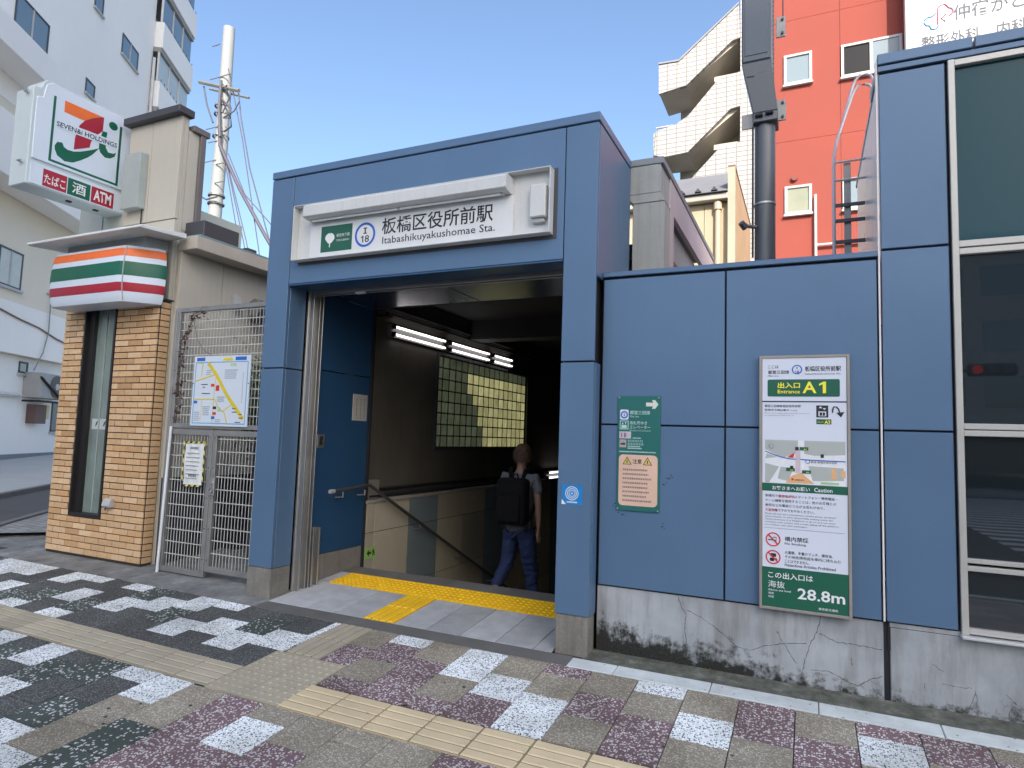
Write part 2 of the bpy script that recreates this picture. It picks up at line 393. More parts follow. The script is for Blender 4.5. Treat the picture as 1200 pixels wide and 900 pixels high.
# near pavement: bed + individually laid tiles
b = B()
b.quad((-14, -6.0, gz(0, -6)-.012), (25, -6.0, gz(0, -6)-.012), (25, -3.0, gz(0, -3)-.012), (-14, -3.0, gz(0, -3)-.012))
b.build('pavement_outer', MATS['paving_far'], kind='structure')
side = B(); side.quad((-14, -3.0, gz(0, -3)-.012), (25, -3.0, gz(0, -3)-.012), (25, .15, gz(0, .15)-.012), (-14, .15, gz(0, .15)-.012))
walk = side.build('pavement', MORTG, kind='structure')
ROT = math.atan(SL)
TM = {'W': T_W, 'D': T_D, 'G': T_G, 'P': T_P, 'T': T_T}
def column(x0, w, ytop, s):
    """s: colours of half rows (0.15 m) from the building outward; even columns start with a full tile"""
    i = 0; first = True
    while i < len(s):
        n = 1
        if not (first and s[0].islower()) and i+1 < len(s): n = 2
        first = False
        xc = x0+w/2; d = drift(xc); ya = ytop-.1505*i+d; yb = ya-.1505*n
        yc = (ya+yb)/2
        piece('paving_tile', (w-.0055, (ya-yb)-.0055, .03), TM[s[i].upper()], (xc, yc, gz(0, yc)-.015*1+random.uniform(-.0008, .0008)), walk, .0015, ROT)
        i += n
P3 = .3045
right_cols = {-6: 'TTPP', -5: 'wPPTTP', -4: 'TTPPPP', -3: 'wWWTTP', -2: 'TTWWPP', -1: 'pTTWWW', 0: 'TTPPTT', 1: 'wTTPPP', 2: 'TTWWTT', 3: 'pPPTTT', 4: 'TTPPPP', 5: 'pWWTTP', 6: 'PPTTTT', 7: 'tPPWWT', 8: 'TTPPTT', 9: 'wTTPPT', 10: 'PPTTWW', 11: 'tPPTTP', 12: 'TTWWPP'}
for k, s in right_cols.items():
    if k == -6: column(1.565, 1.812-1.565, -.2, s)
    else: column(3.335+P3*k, P3, -.2, s)
left_cols = ['DDWWDD', 'dGGWWD', 'DDWWDD', 'wDDWWD', 'WWGGDD', 'dWWDDD', 'GGWWDD', 'wDDGGW', 'DDWWDD', 'wDDGGW', 'WWDDGG', 'dDDWWD', 'WWDDWW', 'wWWDDW', 'WWGGDD', 'gDDWWD', 'WWDDGG', 'dWWDDD', 'DDGGWW']
for k, s in enumerate(left_cols): column(1.19-.306*(k+1), .306, -.2, s)
for k in range(2): piece('paving_tile', (.06, .298, .03), T_W, (1.222-.018*k, -.35-.30*k, gz(0, -.35-.3*k)-.015), walk, .0015, ROT, -.06)
low_left = ['WWTTTTWWPP', 'wDDGGWWDDG', 'GGDDDDWWGG', 'dGGWWDDTTW', 'WWDDGGDDWW', 'dGGDDWWGGD', 'WWDDGGDDDD', 'dDDGGWWDDD', 'GGDDWWDDGG', 'wDDGGDDWWD', 'DDWWDDGGDD', 'gWWDDWWDDG', 'WWDDGGDDWW', 'dGGWWDDGGD', 'DDDDWWGGDD', 'wDDGGWWDDG']
for k, s in enumerate(low_left): column(1.10-.304*(k+1), .304, -1.415, s)
low_right = ['tTTGGGGTTP', 'PPPPPPPPTT', 'tWWPPPPTTG', 'TTPPTTTTPP', 'tTTPPTTWWT', 'TTPPTTPPTT', 'pTTWWTTPPT', 'PPTTTTPPWW', 'tTTPPTTTTP', 'WWTTPPTTPP', 'pPPTTWWTTT', 'TTPPTTTTWW']
for k, s in enumerate(low_right): column(1.10+.3055*k, .3055, -1.43, s)

def tactile_mesh(name, m, w, d, kind, n=5):
    b = B(); b.box(-w/2, w/2, -d/2, d/2, -.03, 0)
    me = None
    if kind == 'dots':
        for i in range(n):
            for j in range(n):
                cx = -w/2+w*(i+.5)/n; cy = -d/2+d*(j+.5)/n; seg = 8; k = len(b.v)
                for r, z in ((.0165, 0), (.0125, .0045), (.006, .006)):
                    for q in range(seg):
                        t = 2*math.pi*q/seg; b.v.append((cx+r*math.cos(t), cy+r*math.sin(t), z))
                for l in range(2):
                    for q in range(seg):
                        p = (q+1) % seg; b.f.append((k+l*seg+q, k+l*seg+p, k+(l+1)*seg+p, k+(l+1)*seg+q))
                b.f.append(tuple(k+2*seg+q for q in range(seg)))
    else:
        for i in range(4):
            c = -.5+(i+.5)/4
            if kind == 'barx': x0, x1, y0, y1 = -w/2+.004, w/2-.004, d*c-d*.105, d*c+d*.105
            else: y0, y1, x0, x1 = -d/2+.004, d/2-.004, w*c-w*.105, w*c+w*.105
            e = .005; k = len(b.v)
            b.v += [(x0, y0, 0), (x1, y0, 0), (x1, y1, 0), (x0, y1, 0), (x0+e, y0+e, .007), (x1-e, y0+e, .007), (x1-e, y1-e, .007), (x0+e, y1-e, .007)]
            b.f += [(k+4, k+5, k+6, k+7), (k, k+1, k+5, k+4), (k+1, k+2, k+6, k+5), (k+2, k+3, k+7, k+6), (k+3, k, k+4, k+7)]
    me = b.mesh(name, m, 0)
    if kind != 'dots':
        me.materials.append(GROOVE)
        for pl in me.polygons:
            if all(abs(me.vertices[i].co.z) < 1e-5 for i in pl.vertices): pl.material_index = 1
    return me
gx_ = tactile_mesh('guide_tile', TAC, .307, .292, 'barx')
for i in range(16):
    xc = 1.19-.31*(i+.5); yc = -1.255+drift(xc); piece('guide_tile', (0, 0, 0), TAC, (xc, yc, gz(0, yc)), walk, rotx=ROT, mesh=gx_)
gr_ = tactile_mesh('guide_tile', TACR, .302, .297, 'barx')
for i in range(14):
    xc = 1.79+.3055*(i+.5); yc = -1.275; piece('guide_tile', (0, 0, 0), TACR, (xc, yc, gz(0, yc)), walk, rotx=ROT, mesh=gr_)
gd_ = tactile_mesh('warning_tile', TAC, .305, .303, 'dots')
for i in range(2):
    for j in range(2): 
        xc = 1.344+.3085*i; yc = -.965-.306*j; piece('warning_tile', (0, 0, 0), TAC, (xc, yc, gz(0, yc)), walk, rotx=ROT, mesh=gd_)
gy_ = tactile_mesh('guide_tile', TAC, .303, .297, 'bary')
for j in range(2): piece('guide_tile', (0, 0, 0), TAC, (1.412+.012*0, -.352-.305*j, gz(0, -.352-.305*j)), walk, rotx=ROT, mesh=gy_)
# chewing gum / grit spots on the paving
b = B()
rr = random.Random(5)
for i in range(46):
    x, y = rr.uniform(-2, 5.5), rr.uniform(-2.2, -.25); r = rr.uniform(.006, .016); k = 7
    b.prism([(x+r*rr.uniform(.6, 1.2)*math.cos(2*math.pi*q/k), y+r*rr.uniform(.5, 1.)*math.sin(2*math.pi*q/k)) for q in range(k)], 'z', gz(x, y)-.003, gz(x, y)+.0012)
b.build('gum_spots', INK, kind='stuff')

# concrete forecourt in front of the store and gate
b = B()
def sheet(b, x0, x1, y0, y1, up=.0, n=1):
    b.v += [(x0, y0, gz(0, y0)-.05), (x1, y0, gz(0, y0)-.05), (x1, y1, gz(0, y1)-.05), (x0, y1, gz(0, y1)-.05), (x0, y0, gz(0, y0)+up), (x1, y0, gz(0, y0)+up), (x1, y1, gz(0, y1)+up), (x0, y1, gz(0, y1)+up)]
    k = len(b.v)-8; b.f += [(k+4, k+5, k+6, k+7), (k, k+1, k+5, k+4), (k+1, k+2, k+6, k+5), (k+2, k+3, k+7, k+6), (k+3, k, k+4, k+7)]
    return b
fc = B()
sheet(fc, -3.95, -3.60, -.125, 1.18, -.001); sheet(fc, -3.592, -1.502, -.125, 1.18, -.001); sheet(fc, -1.494, .30, -.155, 1.18, -.001)
fc.build('forecourt', MATS['forecourt'], kind='structure', bevel=.004)
# kerb stones and gutter along the panelled wall
ks = thing('kerb_stone_row', 'light stone kerb row along foot of the panel wall', None, (3.14, -.12, 0), kind='structure')
xk = [3.14, 3.46] + [3.46+.608*i for i in range(1, 14)]
for a, c in zip(xk, xk[1:]):
    piece('kerb_stone', (c-a-.005, .143, .05), KERBL, ((a+c)/2, -.121, gz(0, -.121)-.023), ks, .004, ROT)
sheet(B(), 3.2, 12, -.048, .165, -.006).build('gutter', MATS['moss'], kind='structure')
ek = thing('entrance_kerb', 'dark granite kerb across the mouth of the station entrance', None, (1.7, -.1, 0), kind='structure')
for a, c in ((.30, 1.25), (1.25, 2.2), (2.2, 3.138)):
    piece('kerb_stone', (c-a-.002, .165, .05), GRAND, ((a+c)/2, -.116, gz(0, -.116)-.0235), ek, .003, ROT)
b = B(); rr = random.Random(31)
for i in range(170):
    x = rr.uniform(3.25, 6.5); y = rr.choice((rr.uniform(.09, .16), rr.uniform(.09, .16), rr.uniform(-.2, .1))); z = gz(x, y)+.002; L = rr.uniform(.003, .011); a = rr.uniform(0, 6.28); k = len(b.v)
    dx, dy = L*math.cos(a), L*math.sin(a); b.v += [(x-dx, y-dy, z), (x+dy*.5, y-dx*.5, z+.003), (x+dx, y+dy, z+.001), (x-dy*.5, y+dx*.5, z+.004)]; b.f.append((k, k+1, k+2, k+3))
b.build('leaf_litter', mat('dry_litter', (.16, .12, .07), .9, 0, .5, 40), kind='stuff')
# entrance floor
ef = sheet(B(), .24, 3.0, -.034, 1.2, -.012).build('entrance_floor', MORTG, kind='structure')
for a in [.30, .73] + [1.03+.3*i for i in range(7)]:
    c = {.30: .73}.get(a, min(a+.3, 2.97))
    if abs(a-1.33) < .01: continue
    if c-a < .04: continue
    piece('floor_slab', (c-a-.007, .646, .03), GRAN, ((a+c)/2, .293, gz(0, .293)-.015), ef, .0015, ROT)
for a, c in ((.28, .9), (.9, 1.5), (1.5, 2.1), (2.1, 2.97)):
    piece('floor_slab', (c-a-.004, .215, .03), GRAND, ((a+c)/2, 1.088, gz(0, 1.088)-.015), ef, .0015, ROT)
piece('floor_slab', (.125, .35, .03), GRAN, (.345, .798, gz(0, .798)-.015), ef, .0015, ROT)
yd = tactile_mesh('warning_tile', TACY, .317, .35, 'dots', 6)
for i in range(8):
    xc = .41+.32*(i+.5); piece('warning_tile', (0, 0, 0), TACY, (xc, .798, gz(0, .798)+.003), ef, rotx=ROT, mesh=yd)
yb_ = tactile_mesh('guide_tile', TACY, .297, .32, 'bary')
for j in range(2): piece('guide_tile', (0, 0, 0), TACY, (1.48, .132+.323*j, gz(0, .132+.323*j)+.003), ef, rotx=ROT, mesh=yb_)

# ================================================================== STATION PORTAL
ent = thing('station_entrance', 'blue metal clad portal over the subway stairs with white station sign', 'station entrance', (1.6, .45, 0))
Z2 = .262; ZJ = 2.065; ZL = 2.84; ZT = 3.868
def panel(x0, x1, z0, z1, y0=0., y1=.03, parent=ent, m=BLUE, g=.004):
    return B().box(x0+g, x1-g, y0, y1, z0+g, z1-g).build('panel', m, parent, bevel=.003)
panel(0, .276, Z2, ZJ); panel(0, .276, ZJ+.004, ZT); panel(.276, 2.972, ZL, ZT, g=.004); panel(2.972, 3.233, Z2, ZJ); panel(2.972, 3.233, ZJ+.004, ZT)
# returns
def panelx(x, y0, y1, z0, z1, s=1, parent=ent, m=BLUE, g=.004, th=.03):
    return B().box(min(x, x-s*th), max(x, x-s*th), y0+g, y1-g, z0+g, z1-g).build('panel', m, parent, bevel=.003)
panelx(.276, .03, .245, Z2, ZJ); panelx(.276, .03, .245, ZJ+.004, ZL+.02)
panelx(2.972, .03, .245, Z2, ZJ, -1); panelx(2.972, .03, .245, ZJ+.004, ZL+.02, -1)
panelx(3.233, .03, .15, Z2, ZJ); panelx(3.233, .03, .93, 2.70, ZT); panelx(0., .03, .93, ZJ, ZT, -1); panelx(0., .03, .93, Z2, ZJ, -1)
B().box(-.004, 3.237, -.004, .935, ZT+.008, 3.945).build('coping', BLUE, ent, bevel=.005)
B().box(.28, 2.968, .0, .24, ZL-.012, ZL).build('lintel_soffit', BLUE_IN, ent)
B().box(.02, .25, .02, .24, .26, 3.87).box(2.995, 3.2, .02, .24, .26, 3.87).box(.03, 3.2, .035, .9, 2.95, 3.865).box(2.995, 3.2, .24, .93, 0, 3.87).box(.03, .22, .24, .93, 0, 3.87).build('core', DARKJ, ent)
B().box(-.012, .268, .006, .25, -.03, .262).build('base_block', CONC_D, ent, bevel=.006)
B().box(2.982, 3.222, .006, .16, -.03, .262).build('base_block', CONC_D, ent, bevel=.006)
for x in (.272,):
    B().box(x, x+.02, .262, .275, 0, 2.84).box(x, x+.075, .275, .29, 0, 2.84).box(x, x+.02, .29, .36, 0, 2.84).box(x, x+.075, .36, .375, 0, 2.84).box(x, x+.09, .39, .40, 0, 2.84).build('shutter_rail', STEEL, ent, bevel=.002)
B().box(2.90, 2.97, .27, .30, 0, 2.84).box(2.90, 2.97, .36, .39, 0, 2.84).build('shutter_rail', STEEL, ent, bevel=.002)
B().box(.275, 2.97, .285, .30, 2.80, 2.86).box(.275, 2.97, .355, .37, 2.80, 2.86).build('shutter_track', STEEL, ent, bevel=.002)
B().box(.80, .90, .30, .35, 2.79, 2.81).build('shutter_sensor', WHITE, ent, bevel=.004)
B().box(.29, .37, .42, .44, 0, .58).box(.29, .31, .44, .50, 0, .58).box(.29, .37, .50, .52, 0, .58).build('flood_barrier_post', STEEL, ent, bevel=.002)
# soffit panels
for (xa, xb) in ((.276, 1.62), (1.63, 2.97)):
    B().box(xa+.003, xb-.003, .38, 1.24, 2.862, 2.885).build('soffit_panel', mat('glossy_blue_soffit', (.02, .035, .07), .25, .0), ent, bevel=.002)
# inner left wall
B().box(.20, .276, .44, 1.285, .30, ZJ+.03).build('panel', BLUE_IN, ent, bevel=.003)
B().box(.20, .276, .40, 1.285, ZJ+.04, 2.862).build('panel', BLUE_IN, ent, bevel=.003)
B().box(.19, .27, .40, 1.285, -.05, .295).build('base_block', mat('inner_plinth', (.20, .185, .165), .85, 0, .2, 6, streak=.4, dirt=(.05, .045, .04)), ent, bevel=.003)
B().box(.276, .282, 1.01, 1.25, 1.625, 1.905).build('notice_plate', mat('dirty_paper', (.42, .40, .36), .8), ent)
lb = B()
for i, yy in enumerate((1.06, 1.13, 1.19)):
    for j in range(9): lb.box(.282, .2832, yy, yy+.022, 1.86-.025*j-.014, 1.86-.025*j)
lb.build('lettering', INKG, ent)
B().box(.276, .283, .50, .60, 1.335, 1.475).build('switch_plate', STEEL, ent, bevel=.002)
B().box(.283, .290, .53, .57, 1.37, 1.45).build('switch_key', DARKJ, ent, bevel=.002)
B().box(.255, .30, 1.287, 1.315, -.1, 2.862).build('corner_trim', DARKJ, ent)

# tiny lens blue sticker on pillar
tk = B().prism(rect(3.01, 3.165, 1.035, 1.175), 'y', -.001, -.0022).build('sticker', STK, None)
tag(tk, 'small blue square sticker with white rings on right entrance pillar', 'sticker')
for r0, r1 in ((.0445, .0495), (.0315, .0360), (.0195, .0235), (0.0005, .006)):
    B().ring((3.0875, -.0024, 1.115), (1, 0, 0), (0, 0, 1), r0, r1, .0006, 28).build('ring', WHITE, tk)
lines(3.05, 3.13, 1.057, 1, .01, .009, WHITE, tk, -.0024, jag=False)
flat([(3.01, 1.035), (3.045, 1.035), (3.012, 1.07)], WHITE, tk, -.0024)

# ------------------------------------------------------------------ station sign box
ss = thing('station_sign', 'long white station name sign in a shallow box above the entrance', 'sign', (1.6, -.05, 3.05))
b = B(); X0, X1, SZ0, SZ1, yF = .365, 2.885, 3.035, 3.545, -.085
b.box(X0, X1, -.012, -.0045, SZ0, SZ1); b.build('back_plate', WHITE_W, ss)
b = B(); w = .022
b.box(X0, X1, yF, -.012, SZ1-.008, SZ1).box(X0, X1, yF, -.012, SZ0, SZ0+.008).box(X0, X0+.008, yF, -.012, SZ0+.008, SZ1-.008).box(X1-.008, X1, yF, -.012, SZ0+.008, SZ1-.008)
b.build('case', WHITE_W, ss, bevel=.002)
b = B().box(X0+.02, X1+.03, -.004, -.0008, SZ0-.03, SZ1+.01).build('mounting_frame', DGREY, ss)
yS = -.045
B().box(.545, 2.565, yS, -.012, 3.045, 3.375).build('name_panel', mat('name_panel_white', (.70, .71, .70), .45, 0, .04, 4, streak=.12, dirt=(.5, .49, .45)), ss, bevel=.002)
B().prism([(-.012, 3.38), (-.012, 3.515), (-.13, 3.515), (-.16, 3.49), (-.16, 3.40), (-.13, 3.385)], 'x', .55, 2.55).build('lamp_hood', WHITE_W, ss, bevel=.003)
tb = B().tube([(.60, -.088, 3.374), (2.48, -.088, 3.374)], .011, 10); tb.build('lamp_tube', mat('unlit_tube', (.86, .92, .90), .2), ss, smooth=True)
B().box(1.52, 1.545, -.10, -.07, 3.36, 3.385).box(.585, .60, -.10, -.07, 3.36, 3.385).box(2.48, 2.50, -.10, -.07, 3.36, 3.385).build('tube_holder', PLAST, ss)
B().box(2.715, 2.845, -.075, -.012, 3.165, 3.42).build('control_box', WHITE_W, ss, bevel=.008)
B().box(2.73, 2.83, -.05, -.012, 3.13, 3.163).build('cable_gland', PLAST, ss, bevel=.004)
yt = yS
flat(rect(.675, 1.02, 3.09, 3.325), GREEN, ss, yt, 'green_plate', .0015)
# ginkgo style emblem: fan with slit and stalk
c0x, c0z = .775, 3.215
fan = [(c0x+.052*math.cos(R(a)), c0z+.045*math.sin(R(a))) for a in range(-20, 86, 12)] + [(c0x+.006, c0z+.047), (c0x, c0z+.03), (c0x-.006, c0z+.047)] + [(c0x-.052*math.cos(R(a)), c0z+.045*math.sin(R(a))) for a in range(85, -21, -12)] + [(c0x-.02, c0z-.045), (c0x-.006, c0z-.05), (c0x-.004, c0z-.085), (c0x+.006, c0z-.085), (c0x+.006, c0z-.05), (c0x+.02, c0z-.045)]
flat(fan, WHITE, ss, yt-.0018, 'emblem')
text('都営地下鉄', .85, 3.215, .030, WHITE, ss, .145, yt-.002); text('TOEI SUBWAY', .85, 3.175, .018, WHITE, ss, .145, yt-.002)
B().ring((1.16, yt-.0005, 3.205), (1, 0, 0), (0, 0, 1), .088, .108, .0016, 40).build('line_ring', CBLUE, ss)
serif_i(1.16, 3.213, .036, .055, INK, ss, yt); one(1.118, 3.138, .026, .060, INK, ss, yt); text('8', 1.182, 3.137, .062, INK, ss, .046, yt, .008, align='C')
text('板橋区役所前駅', 1.335, 3.185, .145, INK, ss, 1.06, yt, .013); text('Itabashikuyakushomae Sta.', 1.345, 3.085, .082, INK, ss, 1.07, yt, .004)

# ================================================================== STAIRWELL
sw = thing('stairwell', 'dark stairwell with tiled side walls going down inside the blue entrance', 'stairwell', (1.6, 3, 0))
DW = mat('dark_painted_concrete', (.10, .088, .07), .8, 0, .25, 2, 60, .3, streak=.3, dirt=(.03, .028, .025))
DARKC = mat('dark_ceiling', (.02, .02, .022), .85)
B().box(.08, .18, 1.29, 2.84, .75, 3.15).box(.08, .18, 5.80, 11, .75, 3.15).box(.08, .18, 2.84, 5.80, .75, 1.34).box(.08, .18, 2.84, 5.80, 2.56, 3.15).build('side_wall', DW, sw)
B().box(2.99, 3.15, 1.0, 11, -5, 3.15).build('side_wall', DW, sw)
B().box(.0, 3.2, 1.25, 11.1, 3.15, 3.3).build('ceiling', DARKC, sw)
B().box(.2, 3.0, 1.245, 1.30, 2.862, 3.15).build('ceiling_drop', DARKC, sw)
B().box(.2, 3.0, 3.6, 3.9, 2.88, 3.15).build('ceiling_beam', DARKC, sw)
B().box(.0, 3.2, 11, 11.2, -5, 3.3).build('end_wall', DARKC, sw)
LED = mat('ledge_terrazzo', (.34, .32, .28), .4, 0, .15, 8)
B().box(.08, .315, 1.29, 11, .735, .77).build('ledge', LED, sw, bevel=.004)
# tile wall
CR = mat('cream_wall_tile', (.44, .40, .30), .35, 0, .1, 4, 80, .03, rnd=.12)
GT = mat('blue_grey_wall_tile', (.20, .245, .255), .35, 0, .1, 4, 80, .03, rnd=.12)
B().box(.15, .292, 1.30, 11, -5, .735).build('tile_bed', DARKJ, sw)
yv = [1.30, 1.45] + [1.45+.665*i for i in range(1, 14)]
zr = [.735, .42, -.245, -.91, -1.57, -2.2, -2.9]
for i, (a, c) in enumerate(zip(yv, yv[1:])):
    for j, (t1, t0) in enumerate(zip(zr, zr[1:])):
        stair = .09 - (max(0, a-1.2))*.5
        if t1 < stair-.9 : continue
        m = GT if i in (2, 5, 9) else CR
        piece('wall_tile', (.012, c-a-.008, t1-t0-.008), m, (.299, (a+c)/2, (t1+t0)/2), sw, .002)
# steps
STEP = mat('stair_granite', (.20, .195, .185), .6, 0, .15, 6)
NOS = mat('stair_nosing', (.09, .09, .09), .6)
for i in range(22):
    y0 = 1.2+.32*i; z = gz(0, 1.2)-.16*(i+1)
    piece('stair_tread', (2.66, .34, .16), STEP, (1.645, y0+.16+.01, z-.08), sw, .003)
    piece('nosing', (2.62, .05, .012), NOS, (1.645, y0+.02+.325, z+.004), sw, .002)
B().box(.30, 2.98, 1.19, 1.205, -.6, .08).build('riser', STEP, sw)
# glass block window: 17 columns x 8 rows
gb_light, tt_, bb_ = new_mat('glass_block_unused')
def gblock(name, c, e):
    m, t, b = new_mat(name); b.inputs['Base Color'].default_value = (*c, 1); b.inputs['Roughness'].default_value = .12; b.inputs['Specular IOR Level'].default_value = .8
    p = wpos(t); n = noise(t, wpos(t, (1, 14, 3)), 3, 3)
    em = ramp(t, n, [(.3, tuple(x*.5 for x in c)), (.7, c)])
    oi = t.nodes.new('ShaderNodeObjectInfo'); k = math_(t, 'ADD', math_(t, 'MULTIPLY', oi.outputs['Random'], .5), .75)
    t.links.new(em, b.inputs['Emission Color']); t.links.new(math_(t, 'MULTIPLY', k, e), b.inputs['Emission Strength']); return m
GB_L = gblock('glass_block_painted_glow', (.56, .53, .25), .30); GB_D = gblock('glass_block_painted_shade', (.115, .135, .085), .22)  # outside daylight painted as a glow, its shaded part as dimmer blocks
B().box(.10, .15, 2.84, 5.80, 1.34, 2.56).build('window_grout', mat('block_grout', (.05, .05, .04), .8), sw)
B().box(.15, .20, 2.80, 2.84, 1.30, 2.60).box(.15, .20, 5.80, 5.84, 1.30, 2.60).box(.15, .20, 2.84, 5.80, 2.56, 2.60).box(.15, .20, 2.84, 5.80, 1.30, 1.34).build('window_frame', DGREY, sw)
gw, gh = (5.80-2.84)/17, (2.56-1.34)/8
cutr = {7: 99, 6: 5, 5: 5, 4: 6, 3: 7, 2: 7, 1: 8, 0: 8}  # stepped edge of the shadow painted across the blocks
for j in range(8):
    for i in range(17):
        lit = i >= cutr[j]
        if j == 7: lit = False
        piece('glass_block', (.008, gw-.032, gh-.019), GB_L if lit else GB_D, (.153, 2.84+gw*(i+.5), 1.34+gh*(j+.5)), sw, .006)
# conduits
B().tube([(.22, 1.42, .80), (.22, 10.5, .80)], .025, 8).tube([(.20, 1.42, .87), (.20, 10.5, .87)], .018, 8).build('conduit', DARKJ, sw, smooth=True)
B().box(.18, .24, 1.36, 1.60, .77, .98).build('junction_box', mat('beige_box', (.22, .2, .17), .7), sw, bevel=.006)
B().tube([(.22, 1.34, .9), (.22, 1.34, 2.7), (.22, 1.40, 2.82), (.22, 1.7, 2.86)], .018, 8).build('conduit', DARKJ, sw, smooth=True)
B().tube([(.22, 1.6, 2.88), (.22, 10.5, 2.88)], .02, 8).tube([(.24, 1.6, 2.95), (.24, 10.5, 2.95)], .02, 8).build('conduit', DARKJ, sw, smooth=True)
# evacuation style small green arrow sign
ev = B().box(.306, .312, 1.30, 1.485, .145, .262).build('exit_arrow_sign', mat('glow_green', (.30, .55, .12), .5), None, bevel=.001)
tag(ev, 'small pale green arrow sign low on the tiled stair wall', 'sign')
B().prism([(1.33, .205), (1.37, .24), (1.37, .215), (1.41, .215), (1.41, .193), (1.37, .193), (1.37, .17)], 'x', .312, .3128).build('arrow', INK, ev)
B().prism([(1.43, .17), (1.445, .17), (1.45, .2), (1.465, .17), (1.475, .175), (1.455, .22), (1.455, .235), (1.435, .235), (1.43, .215), (1.42, .21), (1.435, .205)], 'x', .312, .3128).build('running_figure', INK, ev)

# fluorescent lights
TUBE = emis('lit_fluorescent_tube', (1.0, .95, .97), 1.7)
def lamp(y0, y1, label, z=2.70, n=2, x=.18, half=False):
    t = thing('ceiling_light', label, 'light', (x, (y0+y1)/2, z), 'fluorescent lights on the stairwell side wall')
    B().box(x, x+.045, y0, y1, z-.075, z+.075).build('fixture_body', mat('lamp_white', (.16, .155, .15), .6), t, bevel=.004)
    for k in range(n):
        zz = z+.045-.09*k
        B().tube([(x+.075, y0+.06, zz), (x+.075, y1-.06, zz)], .0125, 8).build('tube', TUBE, t, smooth=True)
        for yy in (y0+.03, y1-.05): B().box(x+.045, x+.095, yy, yy+.02, zz-.028, zz+.028).build('tube_holder', DARKJ, t)
    return t
lamp(1.68, 2.93, 'nearest twin tube fluorescent light on the dark stairwell side wall')
lamp(2.98, 4.23, 'second twin tube fluorescent light above the glass block window')
lamp(4.28, 5.05, 'farthest fluorescent light, seen shortest, above glass block window end')
lamp(6.6, 7.8, 'added tube at ledge height standing in for a bright reflection', z=.83, n=2, x=.22)  # added lamp in place of a reflection along the ledge

# handrail on brackets
hr = thing('handrail', 'steel handrail sloping down along the left stairwell wall', 'handrail', (.38, 1.2, .9))
B().tube([(.385, .62, .915), (.385, .95, .925), (.385, 1.22, .945), (.385, 1.27, .925), (.385, 1.9, .61), (.385, 4.9, -.86), (.385, 8.0, -2.38)], .019, 12).build('rail', mat('worn_dark_rail', (.12, .115, .11), .4, .6), hr, smooth=True)
B().tube([(.385, .60, .915), (.385, .66, .916)], .0205, 12).build('end_cap', mat('rail_cap', (.8, .8, .78), .3, .6), hr, smooth=True)
for y in (.80, 1.15, 2.25, 3.25, 4.25, 5.25):
    z = .92 if y < 1.2 else .925-(y-1.27)*.49
    B().tube([(.385, y, z-.02), (.385, y, z-.07), (.29, y, z-.08)], .008, 6).build('bracket', STEEL, hr, smooth=True)

# ================================================================== PANELLED WALL (right)
pw = thing('panel_wall', 'low blue panelled wall on a mouldy plinth right of the entrance', 'wall', (4.1, .15, 0))
yw = .15
def wp(x0, x1, z0, z1, parent=pw): return panel(x0, x1, z0, z1, yw, yw+.03, parent)
wp(3.245, 4.115, 1.62, 2.70); wp(4.119, 5.03, 1.62, 2.70); wp(3.245, 4.115, .468, 1.616); wp(4.119, 5.03, .468, 1.616)
B().box(3.236, 5.034, yw-.006, yw+.40, 2.715, 2.752).build('coping', BLUE, pw, bevel=.004)
B().box(3.236, 5.034, yw+.022, yw+.30, .40, 2.713).build('core', DARKJ, pw)
B().box(3.236, 5.036, yw+.020, yw+.3, -.1, .462).build('plinth', MATS['plinth'], pw, bevel=.005)
CR_ = [[(3.809,0.455),(3.839,0.378),(3.868,0.345),(3.860,0.239),(3.870,0.156),(3.842,0.048)],[(3.868,0.368),(3.958,0.338),(4.041,0.294),(4.123,0.238),(4.191,0.180),(4.283,0.168)],[(4.283,0.173),(4.386,0.219),(4.488,0.246),(4.612,0.266)],[(4.698,0.455),(4.673,0.349),(4.636,0.270),(4.606,0.176),(4.586,0.074)],[(4.685,0.338),(4.780,0.301),(4.897,0.301),(5.029,0.295)],[(4.488,0.236),(4.525,0.173),(4.557,0.134)],[(4.635,0.109),(4.731,0.118),(4.814,0.084),(4.894,0.058),(4.963,0.111),(5.027,0.140)],[(4.437,0.313),(4.468,0.259),(4.488,0.236)],[(4.861,0.219),(4.868,0.175)]]
CR2 = [[(5.285,0.255),(5.315,0.230),(5.341,0.222)],[(5.489,0.143),(5.498,0.052)],[(5.489,0.126),(5.454,0.031)],[(5.631,0.149),(5.665,0.114),(5.708,0.082)],[(5.667,0.086),(5.646,0.057),(5.641,0.025)],[(5.245,0.140),(5.241,0.122),(5.252,0.098)],[(5.328,0.151),(5.475,0.153)]]
CRK = mat('crack_dark', (.05, .048, .042), .95)  # dark colour of the thin crack ribbons
def cracks(L, parent, y, w0=.0028):
    rr = random.Random(2); b = B()
    for pl in L:
        P = [pl[0]]
        for a, c in zip(pl, pl[1:]):
            n = max(2, int(math.hypot(c[0]-a[0], c[1]-a[1])/.014))
            for i in range(1, n+1):
                t = i/n; j = .004 if i < n else 0
                P.append((a[0]+(c[0]-a[0])*t+rr.uniform(-j, j), a[1]+(c[1]-a[1])*t+rr.uniform(-j, j)))
        for a, c in zip(P, P[1:]):
            dx, dz = c[0]-a[0], c[1]-a[1]; l = math.hypot(dx, dz) or 1; w = w0*rr.uniform(.3, .75); nx, nz = -dz/l*w, dx/l*w
            b.prism([(a[0]-nx, a[1]-nz), (c[0]-nx, c[1]-nz), (c[0]+nx, c[1]+nz), (a[0]+nx, a[1]+nz)], 'y', y, y-.0006)
    return b.build('crack', CRK, parent)
cracks(CR_, pw, yw+.020)
rr = random.Random(9); b = B()
